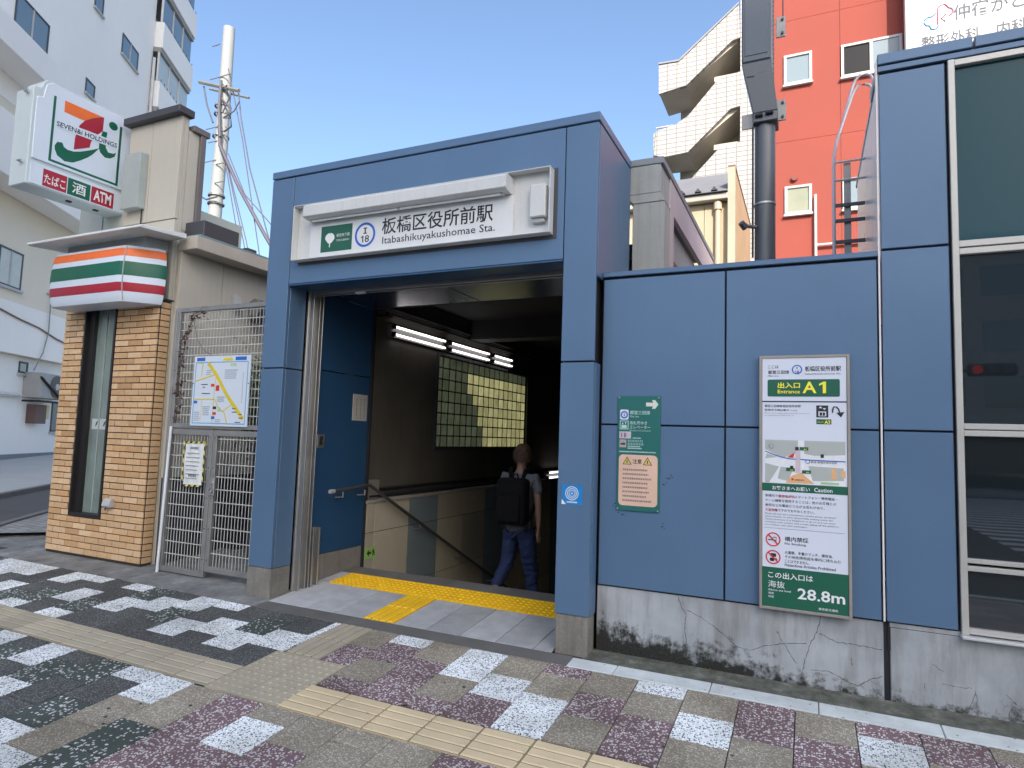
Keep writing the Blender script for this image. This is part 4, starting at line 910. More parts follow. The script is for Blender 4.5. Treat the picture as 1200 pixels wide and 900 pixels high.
for z in (10.46, 8.711): B().box(2.556, 3.171, 11.43, 12.6, z, z+.13).build('landing', SOF, tbk)
B().prism([(1.199, 11.143), (1.715, 11.117), (3.143, 12.267), (3.143, 12.312), (1.703, 11.16), (1.191, 11.185)], 'y', 11.27, 11.45).build('parapet_cap', mat('grey_cap', (.3, .3, .32), .6), tbk)
for i in range(7): B().box(1.106+.06*i, 1.106+.018+.06*i, 11.5, 11.52, 9.368, 9.564).build('railing_bar', mat('blue_grey_rail', (.2, .28, .38), .5), tbk)
B().box(1.08, 1.157, 11.35, 12.6, 8.327, 9.368).box(1.106, 1.532, 11.49, 11.53, 9.547, 9.581).build('balcony_edge', TWALL, tbk)

# beige house
bh = thing('beige_house', 'small sunlit beige house with gutter and downpipe behind the wall', 'house', (3.2, 6, 3.33))
BH = mat('beige_siding', (.50, .42, .28), .8, 0, .05, 1, 60, .15); 
B().box(.5, 3.12, 6.0, 9, 3.33, 5.35).box(3.128, 3.49, 6.0, 9, 3.33, 5.35).build('wall', BH, bh)
B().box(.5, 3.50, 5.85, 6.0, 5.36, 5.46).build('gutter', mat('gutter_cream', (.46, .43, .37), .6), bh, bevel=.01)
b = B(); b.prism([(5.8, 5.47), (7.4, 6.4), (9.0, 5.47)], 'x', .5, 3.5); b.build('roof', mat('roof_grey', (.2, .2, .21), .7), bh)
for x in (1.6, 2.0, 2.4, 2.75, 3.0, 3.25): B().prism([(x, 5.50), (x+.1, 5.50), (x+.05, 5.56)], 'y', 5.80, 5.9).build('snow_guard', DGREY, bh)
B().box(3.51, 3.60, 5.9, 8.9, 3.33, 5.87).build('end_wall', mat('orange_side', (.45, .32, .19), .8), bh); B().box(3.50, 3.61, 5.88, 8.9, 5.872, 5.90).build('end_cap', mat('brown_cap', (.2, .12, .09), .6), bh)
B().box(3.50, 3.612, 5.86, 5.899, 3.33, 5.86).build('end_trim', mat('trim_cream', (.48, .42, .31), .8), bh)
B().tube([(3.34, 5.95, 5.33), (3.34, 5.95, 3.33)], .045, 10).build('downpipe', mat('downpipe_tan', (.58, .45, .3), .5), bh, smooth=True); B().tube([(3.34, 5.95, 5.38), (3.34, 5.95, 5.22)], .065, 10).build('pipe_head', mat('downpipe_tan', (.58, .45, .3), .5), bh, smooth=True)

# ================================================================== CONVENIENCE STORE (left)
st = thing('store_building', 'cream corner store with sand brick front pillar and tall dark window', 'store', (-2.6, .6, .02))
bricks_ranges = []
BP, BH_ = .236, .0684
NR = 41; bz0 = .045
def brick(x0, x1, z, m, y0=.198, y1=.22):
    if x1-x0 < .03: return
    piece('brick', (x1-x0-.011, y1-y0, BH_-.010), m, ((x0+x1)/2, (y0+y1)/2, z+BH_/2), st, .002)
rr = random.Random(11)
for r in range(NR):
    z = bz0+r*BH_; off = (BP/2 if r % 2 else 0)
    win = .455 < z+BH_/2 < 2.86
    for (xa, xb) in (((-3.39, -3.012), (-2.44, -1.745)) if win else ((-3.39, -1.745),)):
        x = -3.39 - off
        while x < xb:
            a, c = max(x, xa), min(x+BP, xb)
            if c > xa and c-a > .03: brick(a, c, z, rr.choice((BR1, BR1, BR2, BR3)))
            x += BP
# side returns: joined, the corner heads
b = B()
for r in range(NR): z = bz0+r*BH_; b.box(-1.753, -1.737, .221, .328, z+.005, z+BH_-.005)
b.build('brick_return', BR1, st, bevel=.002, kind='stuff')
B().box(-3.385, -1.745, .212, .326, .02, .452).box(-3.385, -3.012, .212, .5, .452, 2.872).box(-2.445, -1.745, .212, .326, .452, 2.872).build('mortar_bed', MORT, st)
B().box(-3.40, -1.735, .19, .36, 2.874, 2.89).build('brick_cap', DGREY, st)
# tall window
wf = B().box(-3.008, -2.985, .19, .5, .455, 2.87).box(-2.475, -2.448, .19, .5, .455, 2.87).box(-2.985, -2.475, .19, .5, .455, .50).box(-2.985, -2.475, .19, .5, 2.82, 2.87).build('window', BLACKF, st, bevel=.003)
B().box(-2.985, -2.90, .24, .5, .50, 2.82).build('inner_jamb', BLACKF, wf)
sg = mat('store_glass_green', (.19, .24, .21), .12, 0, .25, 1.2, 5, 0, spec=.9)
B().box(-2.90, -2.475, .285, .295, .50, 2.82).build('pane', sg, wf)
B().box(-2.74, -2.725, .277, .284, .50, 2.82).build('blind_edge', mat('pale_blind', (.33, .37, .34), .6), wf)
flat(rect(-2.86, -2.48, 1.44, 1.56), mat('window_decal', (.45, .50, .48), .5), wf, .284, 'decal')
for x in (-2.80, -2.66): flat([(x, 1.47), (x+.03, 1.49), (x+.05, 1.54), (x+.02, 1.52)], INK, wf, .282, 'mark')
# outdoor tap cover
ot = thing('wall_outlet', 'small off white outlet cover low on the brick pillar', 'outlet cover', (-2.28, .19, .64))
B().prism([(.198, .60), (.198, .70), (.15, .69), (.13, .62), (.15, .60)], 'x', -2.345, -2.225).build('cover', PLAST, ot, bevel=.006)
B().tube([(-2.30, .16, .60), (-2.30, .15, .57)], .01, 6).build('spout', DGREY, ot)
# walls
B().box(-3.56, -2.63, .36, 2.0, 2.87, 4.35).build('wall_panel', mat('pale_green_panel', (.46, .475, .42), .7, 0, .05, 1.5), st)
B().box(-3.56, -2.63, .352, .359, 3.63, 3.645).box(-3.11, -3.098, .352, .359, 2.9, 4.35).build('wall_joint', INKG, st)
for z0, z1 in ((2.89, 3.80), (3.812, 5.0)):
    for xa, xb in ((-2.628, -2.238), (-2.23, -1.75)): B().box(xa, xb, .30, .34, z0, z1).build('wall_panel', CREAMW, st, bevel=.003)
B().box(-2.62, -1.755, .335, .395, 2.89, 5.0).box(-2.62, -1.755, .396, .60, 2.89, 4.855).build('wall', CREAMW, st)
B().box(-1.775, -1.745, .345, .39, 0, 4.98).box(-1.775, -1.745, .395, .53, 3.70, 4.86).build('wall_panel', CREAMW, st, bevel=.002)
B().box(-2.66, -1.70, .22, .42, 5.0, 5.085).build('coping', DGREY, st, bevel=.006)
B().box(-2.6, -1.70, .425, .64, 4.862, 4.93).build('coping', mat('brown_grey_coping', (.16, .145, .14), .6), st, bevel=.004)
B().box(-1.744, -1.71, .53, .60, 3.68, 4.86).build('corner_trim', mat('brown_grey_coping', (.16, .145, .14), .6), st, bevel=.004)
B().tube([(-1.70, .56, 3.70), (-1.70, .56, 3.50)], .02, 8).build('downpipe', PLAST, st, smooth=True)
# side wall along the alley
for a, c in ((.345, .905), (.913, 1.75), (1.758, 2.6), (2.608, 6)):
    B().box(-1.69, -1.65, a, c, .95, 3.50).build('wall_panel', CREAMW, st, bevel=.002)
    B().box(-1.70, -1.655, a, c, 0, .945).build('plinth_panel', NAVY, st)
B().box(-3.4, -1.69, .37, 6, 0, 3.5).build('body', CREAMW, st)
B().box(-1.69, -1.40, .33, 6, 3.44, 3.585).build('fascia', mat('beige_fascia', (.50, .45, .37), .6), st, bevel=.004)
B().box(-3.4, -1.405, .37, 6, 3.587, 3.61).build('roof', mat('teal_roof', (.2, .3, .3), .5), st)
B().box(-1.80, -1.45, .44, .93, 3.612, 3.80).build('roof_box', DGREY, st, bevel=.01)
B().box(-1.74, -1.55, 1.15, 1.30, 3.612, 3.70).build('roof_vent', DGREY, st, bevel=.01)
B().box(-2.56, -2.27, .20, .298, 3.97, 4.62).build('sign_bracket_box', mat('box_grey_green', (.38, .42, .40), .5), st, bevel=.004)
B().tube([(-2.30, .285, 3.97), (-2.30, .285, 3.66)], .008, 6).build('cable', INK, st)

# awning shaped striped lightbox
al = thing('striped_lightbox', 'curved orange green and red striped store lightbox above the brick pillar', 'sign', (-2.5, 0, 2.8))
def profile(z, grow=0.):
    u = (z-3.10)/.31; o = .055*math.sqrt(max(0, 1-u*u)) + grow
    return [(-3.21-o, .19), (-3.21-o, -.02), (-3.17-o*.7, -.07-o*.7), (-3.12, -.09-o), (-2.6, -.09-o), (-1.97, -.09-o), (-1.93+o*.3, -.075-o*.9), (-1.90+o*.7, -.05-o*.5), (-1.74+o, .12), (-1.72+o, .19)]
def loft(z0, z1, m, nm, grow=0., n=6):
    b = B(); k = None
    L = [z0+(z1-z0)*i/n for i in range(n+1)]
    for z in L:
        P = profile(z, grow); k = len(P); b.v += [(x, y, z) for x, y in P]
    for i in range(n):
        for j in range(k-1): b.f.append((i*k+j, i*k+j+1, (i+1)*k+j+1, (i+1)*k+j))
        b.f.append((i*k+k-1, i*k, (i+1)*k, (i+1)*k+k-1))
    b.f.append(tuple(range(k))); b.f.append(tuple(n*k+j for j in reversed(range(k))))
    return b.build(nm, m, al, smooth=True)
loft(2.80, 3.405, SIGNW, 'lamp_box', 0, 18)
loft(3.285, 3.375, ORANGE, 'orange_stripe', .002); loft(3.075, 3.225, SGREEN, 'green_stripe', .002); loft(2.905, 3.0, MAROON, 'red_stripe', .002)
b = B(); pts = []
for i in range(13):
    z = 2.81+.58*i/12; P = profile(z, .003)[6]; pts.append((P[0], P[1], z))
b.tube(pts, .006, 6).build('edge_seam', PLAST, al, smooth=True)
b = B(); slab(b, -3.46, -1.60, -.30, -.27, 3.575, -3.46, -1.60, -.30, -.27, 3.60); 
b = B().prism([(-.24, 3.515), (-.24, 3.54), (.29, 3.60), (.29, 3.545), (-.20, 3.51)], 'x', -3.48, -1.52); b.build('visor', mat('visor_white', (.74, .76, .72), .5, 0, .08, 3, streak=.1), al, bevel=.004)
B().box(-3.15, -1.8, .02, .29, 3.41, 3.53).build('visor_core', mat('visor_under', (.35, .37, .35), .6), al)

# projecting lit-sign with logo
ps = thing('projecting_sign', 'projecting white store sign with orange red green numeral logo and ATM strip', 'sign', (-2.9, -.1, 4))
PX = -2.75
out = [(-0.685,3.979),(-0.690,5.02),(-0.675,5.04),(-0.630,5.045),(-0.615,5.06),(-0.595,5.13),(-0.565,5.160),(0.30,5.165),(0.335,5.14),(0.36,5.07),(0.405,5.04),(0.42,5.02),(0.425,3.979)]
B().prism(out, 'x', -3.06, PX-.004).build('case', SIGNC, ps, bevel=.008)
inn = [(-0.655,4.262),(-0.660,4.93),(-0.60,4.95),(-0.575,5.10),(-0.54,5.135),(0.285,5.135),(0.31,5.11),(0.335,5.03),(0.395,5.01),(0.398,4.262)]
B().prism(inn, 'x', PX-.004, PX+.012).build('face', SIGNW, ps, bevel=.006)
B().prism(rect(-.655, .398, 3.995, 4.225), 'x', PX-.004, PX+.006).build('lower_face', SIGNW, ps, bevel=.003)
lx = PX+.012
def fx_(pts, m, dx=0., nm='logo_shape'): return flat(pts, m, ps, lx+dx, nm, .0012, 'x')
fr_ = [(-0.497,5.017),(-0.472,5.017),(-0.472,4.318),(0.236,4.318),(0.236,5.012),(0.263,5.012),(0.263,4.293),(-0.497,4.293)]
fx_([fr_[0], fr_[1], fr_[2], fr_[7]], SGREEN); fx_([fr_[2], fr_[3], fr_[6], fr_[7]], SGREEN); fx_([fr_[3], fr_[4], fr_[5], fr_[6]], SGREEN)
fx_([(-0.385,5.017),(0.044,5.028),(-0.087,4.956),(-0.161,4.895),(-0.190,4.887),(-0.383,4.889)], ORANGE)
fx_([(-0.161,4.895),(-0.087,4.956),(0.0,5.01),(0.044,5.028),(0.042,4.865),(-0.01,4.80),(-0.048,4.748),(-0.078,4.678),(-0.087,4.612),(-0.253,4.518),(-0.250,4.656),(-0.213,4.818)], MAROON)
fx_([(-0.375,4.543),(-0.425,4.53),(-0.448,4.48),(-0.443,4.439),(-0.415,4.385),(-0.337,4.350),(-0.25,4.37),(-0.173,4.426),(-0.10,4.49),(-0.051,4.545),(0.021,4.652),(-0.056,4.600),(-0.12,4.56),(-0.182,4.524),(-0.25,4.495),(-0.315,4.488),(-0.355,4.503)], SGREEN, .0006)
fx_([(0.157+.052*math.cos(R(a)), 4.978+.048*math.sin(R(a))) for a in range(0, 360, 20)], SGREEN)
fx_([(0.042,4.865),(0.095,4.872),(0.085,4.766),(0.091,4.690),(0.123,4.646),(0.185,4.655),(0.212,4.682),(0.203,4.629),(0.150,4.584),(0.09,4.572),(0.034,4.608),(0.014,4.656),(0.014,4.735)], SGREEN)
fx_([(-.455, 4.685), (.235, 4.725), (.235, 4.812), (-.455, 4.775)], SIGNW, .0022, 'name_band')
t_ = text('SEVEN&i HOLDINGS', -.449, 4.70, .055, INK, ps, .665, lx+.0036, .014, 'x')
for v in t_.data.vertices: v.co.z += (v.co.y+.449)*.057
for (a, c, m, s) in ((-.530, -.287, MAROON, 'たばこ'), (-.277, -.034, SGREEN, '酒'), (-.022, .235, MAROON, 'ATM')):
    flat(rect(a, c, 4.008, 4.192), m, ps, PX+.006, 'tab', .0012, 'x'); w = {'酒': .15, 'たばこ': .215, 'ATM': .20}[s]
    text(s, (a+c)/2, 4.04, .125 if s != 'たばこ' else .105, WHITE, ps, w, PX+.0074, .012 if s != 'ATM' else .03, 'x', align='C')
for y, z in ((-.70, 4.98), (-.70, 4.22)): B().tube([(-2.86, y+.01, z), (-2.86, y-.02, z), (-2.80, y-.02, z)], .012, 6).build('latch', STEEL, ps, smooth=True)
for y in (-.2, .1): B().box(-2.9, -2.86, y, y+.05, 3.965, 3.979).build('drain', INK, ps)
B().box(-3.0, -2.8, .42, .5, 4.1, 4.9).build('bracket', SIGNC, ps)

# ------------------------------------------------------------------ wire gate
gt = thing('wire_gate', 'grey steel wire mesh gate and fixed upper panel closing the alley', 'gate', (-.8, .22, .02))
def frame(x0, x1, z0, z1, w=.05, y0=.195, y1=.235):
    return B().box(x0, x1, y0, y1, z1-w, z1).box(x0, x1, y0, y1, z0, z0+w).box(x0, x0+w, y0, y1, z0+w, z1-w).box(x1-w, x1, y0, y1, z0+w, z1-w).build('frame', GALV, gt, bevel=.003)
def wires(x0, x1, z0, z1, dx, dz):
    b = B(); x = x0+dx
    while x < x1-.005: b.box(x-.003, x+.003, .2105, .2154, z0, z1); x += dx
    z = z0+dz
    while z < z1-.01: b.box(x0, x1, .2155, .2195, z-.0048, z+.0048); z += dz
    return b.build('wire_mesh', mat('wire_grey', (.55, .55, .50), .5, .2), gt, kind='stuff')
frame(-1.435, -.012, 1.49, 2.75, .045); wires(-1.39, -.057, 1.535, 2.705, .0445, .089)
frame(-1.455, -.795, .025, 1.475, .055); wires(-1.40, -.85, .08, 1.42, .043, .125)
frame(-.787, -.03, .085, 1.475, .055); wires(-.732, -.085, .14, 1.42, .043, .125)
B().box(-1.475, -1.437, .19, .24, 0.0, 2.75).build('post', GALV, gt, bevel=.004)
for z in (.2, .5, .8, 1.1, 1.4):
    for x in (-1.43, -.82, -.76): B().tube([(x, .195, z), (x, .190, z)], .006, 6).build('rivet', DGREY, gt)
lk = B().box(-.782, -.715, .182, .195, .83, 1.0).build('lock', STEEL, gt, bevel=.004)
B().tube([(-.75, .182, .955), (-.75, .170, .955)], .018, 12).build('keyhole', STEEL, lk, smooth=True); B().ring((-.75, .178, .885), (1, 0, 0), (0, 0, 1), .018, .030, .008, 20).build('ring_pull', STEEL, lk)
wp_ = B().tube([(-1.42, .165, .015), (-1.385, .175, 1.50)], .014, 10).build('white_stake', mat('white_plastic_pipe', (.72, .73, .73), .4), None, smooth=True)
tag(wp_, 'thin white plastic stake leaning upright beside the gate post', 'stake')
# map board
mb = thing('map_board', 'white area map with yellow road fixed to the gate mesh', 'map board', (-.72, .19, 1.5))
MX0, MX1, MZ0, MZ1 = -1.115, -.325, 1.515, 2.225
B().box(MX0, MX1, .178, .194, MZ0, MZ1).build('board', mat('map_board_white', (.62, .68, .74), .4, 0, .02), mb, bevel=.003)
def MM(u, v): return (MX0+(MX1-MX0)*u, MZ1-(MZ1-MZ0)*v)
ym = .1778; LB = mat('map_sky_blue', (.12, .38, .62), .5); YR = mat('map_road_yellow', (.70, .55, .03), .5); MGY = mat('map_small_grey', (.35, .4, .45), .5)
def mline(pts, w, m, dy=0., nm='map_road'):
    for a, c in zip(pts, pts[1:]):
        A_, C_ = MM(*a), MM(*c); dx, dz = C_[0]-A_[0], C_[1]-A_[1]; l = math.hypot(dx, dz); nx, nz = -dz/l*w/2, dx/l*w/2
        flat([(A_[0]-nx, A_[1]-nz), (C_[0]-nx, C_[1]-nz), (C_[0]+nx, C_[1]+nz), (A_[0]+nx, A_[1]+nz)], m, mb, ym-dy, nm, .0006)
mline([(.04, .09), (.96, .09), (.96, .96), (.04, .96), (.04, .09)], .010, LB, 0, 'map_border')
for u0, u1, m in ((.05, .2, CBLUE), (.74, .93, CBLUE)): flat([MM(u0, .07), MM(u1, .07), MM(u1, .02), MM(u0, .02)], m, mb, ym, 'map_plate', .0006)
flat([MM(.52, .075), MM(.70, .075), MM(.68, .03), MM(.54, .03)], YR, mb, ym, 'map_plate', .0006)
mline([(.26, .10), (.42, .27), (.62, .55), (.93, .89)], .040, YR, .0002)
mline([(.05, .36), (.40, .27)], .014, YR, .0004); mline([(.06, .10), (.17, .10), (.15, .30)], .010, YR, .0004); mline([(.04, .62), (.42, .62), (.50, .75), (.60, .80), (.66, .96)], .012, YR, .0004); mline([(.42, .28), (.40, .62), (.40, .95)], .008, YR, .0006); mline([(.74, .68), (.56, .80)], .010, YR, .0006); mline([(.2, .62), (.18, .95)], .006, YR, .0006)
flat([MM(.48, .79), MM(.57, .79), MM(.51, .72)], MGr, mb, ym-.001, 'map_park', .0006); flat([MM(.66, .15), MM(.76, .15), MM(.76, .11), MM(.66, .11)], MGr, mb, ym-.001, 'map_park', .0006)
for u, v, m in ((.34, .44, REDP), (.43, .46, REDP), (.43, .50, REDP), (.40, .84, REDP), (.38, .90, CBLUE), (.05, .68, CBLUE), (.40, .76, INK)): flat([MM(u, v), MM(u+.06, v), MM(u+.06, v-.04), MM(u, v-.04)], m, mb, ym-.0012, 'map_mark', .0006)
for u0, u1, v, n in ((.16, .30, .40, 1), (.19, .24, .44, 1), (.18, .33, .53, 1), (.57, .80, .20, 5), (.06, .18, .80, 5), (.22, .36, .72, 5), (.74, .80, .74, 1), (.74, .84, .79, 1), (.86, .92, .82, 1), (.86, .94, .87, 1), (.46, .60, .58, 3), (.80, .90, .93, 1), (.24, .34, .20, 3), (.45, .55, .9, 3)):
    lines(MM(u0, 0)[0], MM(u1, 0)[0], MM(0, v)[1], n, .020, .010, MGY if n > 1 else INK, mb, ym-.001, 'map_print')
lines(MM(.885, 0)[0], MM(.90, 0)[0], MM(0, .24)[1], 22, .014, .009, MGY, mb, ym-.001, 'map_print')
for x, z in ((MX0+.01, MZ1-.28), (MX1-.01, MZ1-.28)): B().tube([(x, .19, z), (x, .172, z)], .006, 6).build('cable_tie', DGREY, mb)
# paper notice with hazard tape
pn = thing('paper_notice', 'white paper notice taped with black and yellow hazard tape on gate leaf', 'notice', (-1.02, .19, .92))
NX0, NX1, NZ0, NZ1 = -1.155, -.88, .915, 1.345
pb = B(); nu = 6
for i in range(nu+1):
    for j in range(nu+1):
        x = NX0+(NX1-NX0)*i/nu; z = NZ0+(NZ1-NZ0)*j/nu; pb.v.append((x+.006*math.sin(j*1.7), .180+.005*math.sin(i*2+j*1.3), z))
for i in range(nu):
    for j in range(nu): k = i*(nu+1)+j; pb.f.append((k, k+nu+1, k+nu+2, k+1))
pb.build('sheet', PAPER, pn)
HY = mat('hazard_yellow', (.70, .62, .08), .5)
rr = random.Random(4)
def tape(p, q, n):
    for i in range(n):
        a = (p[0]+(q[0]-p[0])*i/n, p[1]+(q[1]-p[1])*i/n); c = (p[0]+(q[0]-p[0])*(i+1)/n, p[1]+(q[1]-p[1])*(i+1)/n)
        dx, dz = c[0]-a[0], c[1]-a[1]; l = math.hypot(dx, dz); nx, nz = -dz/l*.009, dx/l*.009; sx = dx*.4; sz = dz*.4
        flat([(a[0]-nx, a[1]-nz), (c[0]-nx, c[1]-nz), (c[0]+nx+sx, c[1]+nz+sz), (a[0]+nx+sx, a[1]+nz+sz)], HY if i % 2 else INK, pn, .173-.0004*(i % 2), 'tape_stripe', .0006)
tape((NX0-.01, NZ1), (NX1+.01, NZ1+.005), 8); tape((NX0-.008, NZ0), (NX0-.008, NZ1), 10); tape((NX1+.01, NZ0), (NX1+.01, NZ1), 10); tape((NX0, NZ0-.005), (NX1, NZ0), 7)
lines(NX0+.08, NX1-.08, 1.30, 1, .03, .022, INKG, pn, .1745); lines(NX0+.03, NX1-.04, 1.24, 7, .042, .008, INKG, pn, .1735); lines(NX0+.08, NX1-.08, 1.03, 1, .03, .03, INKG, pn, .1735, jag=False)

# dry vine on the gate
def leaf(b, c, s, rr):
    d = Vector((rr.uniform(-1, 1), rr.uniform(-1, 1), rr.uniform(-1, 1))).normalized(); e = d.cross(Vector((rr.uniform(-1, 1), rr.uniform(-1, 1), .3))).normalized(); c = Vector(c)
    k = len(b.v); b.v += [tuple(c-d*s), tuple(c+e*s*.45), tuple(c+d*s), tuple(c-e*s*.45)]; b.f.append((k, k+1, k+2, k+3))
dv = thing('dry_vine', 'withered brown vine clinging to the left side of the wire gate', 'vine', (-1.35, .2, 1.5))
rr = random.Random(8); b = B(); stem = [(-1.36, .20, 1.55), (-1.33, .20, 1.8), (-1.37, .20, 2.0), (-1.32, .20, 2.25), (-1.28, .20, 2.5), (-1.18, .20, 2.66), (-1.05, .20, 2.70)]
B().tube(stem, .004, 5).tube([(-1.2, .2, 2.62), (-1.12, .2, 2.4), (-1.0, .2, 2.28), (-.85, .2, 2.22)], .002, 5).build('stem', mat('dry_stem', (.12, .08, .06), .9), dv)
for i in range(150):
    t = rr.random()*(len(stem)-1); k = int(t); f = t-k; p = [stem[k][q]*(1-f)+stem[k+1][q]*f for q in range(3)]
    leaf(b, (p[0]+rr.gauss(0, .03), p[1]+rr.gauss(0, .012), p[2]+rr.gauss(0, .04)), rr.uniform(.014, .034), rr)
b.build('leaves', mat('dry_leaf', (.10, .055, .045), .85, 0, .3, 20, rnd=.2), dv, kind='stuff')
# shrub in the alley
sb = thing('alley_shrub', 'dark green shrub growing in the alley behind the map board', 'shrub', (-1.14, 1.1, 0))
B().tube([(-1.14, 1.1, 0), (-1.12, 1.08, .9), (-1.17, 1.12, 1.7), (-1.14, 1.1, 2.0)], [.02, .016, .01, .006], 6).tube([(-1.12, 1.08, .9), (-1.0, 1.0, 1.6)], .01, 6).build('stem', mat('dry_stem', (.12, .08, .06), .9), sb)
b = B()
for i in range(1500): leaf(b, (-1.14+rr.gauss(0, .11), 1.05+rr.gauss(0, .10), 1.82+rr.gauss(0, .22)), rr.uniform(.02, .045), rr)
b.build('leaves', mat('shrub_leaf', (.05, .12, .03), .6, 0, .4, 12), sb, kind='stuff')
# pipes in the alley, plus a box and a wall added to darken it
cab = thing('dark_filler', 'added dark cabinet standing in the alley behind the gate', 'filler', (-.8, 1.6, 0))
B().box(-1.45, -.2, 1.5, 1.9, .05, 1.45).build('body', mat('filler_dark', (.05, .05, .052), .6), cab, bevel=.01); B().box(-1.4, -.83, 1.485, 1.499, .1, 1.4).box(-.81, -.25, 1.485, 1.499, .1, 1.4).build('door', mat('filler_dark', (.05, .05, .052), .6), cab, bevel=.004)  # box put in only to darken the view through the gate
pp = thing('alley_pipes', 'grey vertical pipes standing in the alley behind right gate leaf', 'pipes', (-.5, .7, 0))
for x, y, r, m in ((-.62, .8, .035, GALV), (-.40, .75, .02, GALV), (-.95, .9, .015, DGREY), (-.28, .85, .015, DGREY)): B().tube([(x, y, 0), (x, y, 1.6)], r, 8).build('pipe', m, pp, smooth=True)
tag(B().box(-1.65, .1, 4.0, 4.2, 0, 2.6).build('alley_dark_backing', DARKC, None), 'added dark wall closing the far end of the alley behind the gate', 'wall')  # wall added to stop sky light and keep the alley end dark
# flood light on the store side wall
fl = thing('floodlight', 'dark hooded floodlight on the cream wall above the gate', 'floodlight', (-1.5, 1.3, 2.95))
B().prism([(-1.60, 2.90), (-1.60, 3.04), (-1.50, 3.09), (-1.42, 3.07), (-1.38, 2.95), (-1.45, 2.86)], 'y', 1.25, 1.55).build('hood', mat('hood_grey', (.16, .15, .14), .5), fl, bevel=.01)
B().box(-1.55, -1.40, 1.27, 1.53, 2.80, 2.87).build('lens', DARKJ, fl); B().prism([(-1.65, 2.93), (-1.65, 3.1), (-1.60, 3.1), (-1.56, 2.93)], 'y', 1.05, 1.16).build('wall_box', PLAST, fl, bevel=.004)

# ================================================================== SIDE STREET AND LEFT APARTMENTS
D2 = Vector((-.545, .838, 0)); N2 = Vector((.838, .545, 0)); P02 = Vector((-18.22, 8.77, 0))
MA = Matrix(((D2.x, N2.x, 0, P02.x), (D2.y, N2.y, 0, P02.y), (0, 0, 1, 0), (0, 0, 0, 1)))
def strip(name, n0, n1, s0, s1, up, m):
    b = B(); L = 60
    for i in range(L):
        sa, sb_ = s0+(s1-s0)*i/L, s0+(s1-s0)*(i+1)/L; q = []
        for s, n in ((sa, n0), (sb_, n0), (sb_, n1), (sa, n1)):
            p = P02+D2*s+N2*n; q.append((p.x, p.y, gz(p.x, p.y)+up))
        b.quad(*q)
        for u, w in ((0, 1), (2, 3)): b.quad(q[u], q[w], (q[w][0], q[w][1], q[w][2]-.2), (q[u][0], q[u][1], q[u][2]-.2))
    return b.build(name, m, kind='structure')
strip('side_street', 4.64, 6.28, -14.4, 30, -.02, MATS['asphalt'])
strip('street_side_pavement', -.3, 4.50, -14.4, 30, .06, mat('side_pavement_light', (.34, .36, .36), .85, 0, .1, 2))
strip('block_paving', 6.40, 9.2, -14.15, 30, .004, MATS['blocks'])
strip('side_kerb', 6.28, 6.40, -14.2, 30, .03, GRAND)
strip('far_side_kerb', 4.50, 4.64, -14.4, 30, .065, GRAND)
ab = thing('apartment_building', 'tall white rendered apartment building across the side street', 'apartment building', tuple(P02))
AW = mat('white_render', (.86, .835, .79), .85, 0, .05, .35, 30, .1, streak=.10, dirt=(.38, .37, .35)); AC_ = mat('cream_render', (.76, .69, .56), .85, 0, .05, .4, 30, .1, streak=.08, dirt=(.4, .36, .3))
def ap(s0, s1, n0, n1, z0, z1, name, m, parent=None, bev=0): return B().box(s0, s1, n0, n1, z0, z1, MA).build(name, m, parent or ab, bevel=bev)
ap(-16, 4.75, -9, 0, 10.6, 30, 'wall', AW); ap(-16, .30, -9, -.02, 3.5, 10.6, 'wall', AC_); ap(-16, 7.2, -9, -.28, .5, 3.49, 'wall', AW); ap(.31, 7.2, -9, -.05, 3.5, 10.6, 'wall', AW); ap(-16, 12, -9, -.26, 0, .5, 'plinth', mat('plinth_bluegrey', (.2, .22, .24), .8))
ap(-16, .15, 0, .9, 8.0, 9.65, 'balcony_parapet', AW, bev=.01); ap(-16, -2.8, 0, .9, 11.3, 12.1, 'balcony_parapet', AW, bev=.01); ap(-16, .0, -.02, .0, 3.5, 5.0, 'wall_band', AW)
def awin(s0, s1, z0, z1, split=True, n=0., m=G_SKY):
    f = ap(s0, s1, n-.02, n+.03, z1-.05, z1, 'window', DGREY); d = DGREY
    for q in ((s0, s1, z0, z0+.05), (s0, s0+.05, z0, z1), (s1-.05, s1, z0, z1)): ap(q[0], q[1], n-.02, n+.028, q[2], q[3], 'frame', d, f)
    if split: ap((s0+s1)/2-.03, (s0+s1)/2+.03, n, n+.032, z0+.05, z1-.05, 'mullion', PLAST, f)
    ap(s0+.05, s1-.05, n+.002, n+.012, z0+.05, z1-.05, 'pane', m, f); ap(s0-.05, s1+.05, n, n+.08, z0-.08, z0-.01, 'sill', PLAST, f)
awin(-4.15, -2.5, 12.65, 13.85); awin(2.05, 3.45, 15.8, 16.6); awin(-.2, .42, 13.0, 13.5, False); awin(-.1, .5, 16.2, 16.9, False); awin(-3.75, -2.65, 5.4, 6.5, True, -.02, mat('pale_curtain_glass', (.5, .52, .46), .3)); awin(-1.9, -1.45, 3.0, 3.35, False, -.28); awin(.1, .7, 1.2, 2.2, False, -.28)
ap(4.75, 8.2, -9, -.8, 0, 30, 'wall', AW)
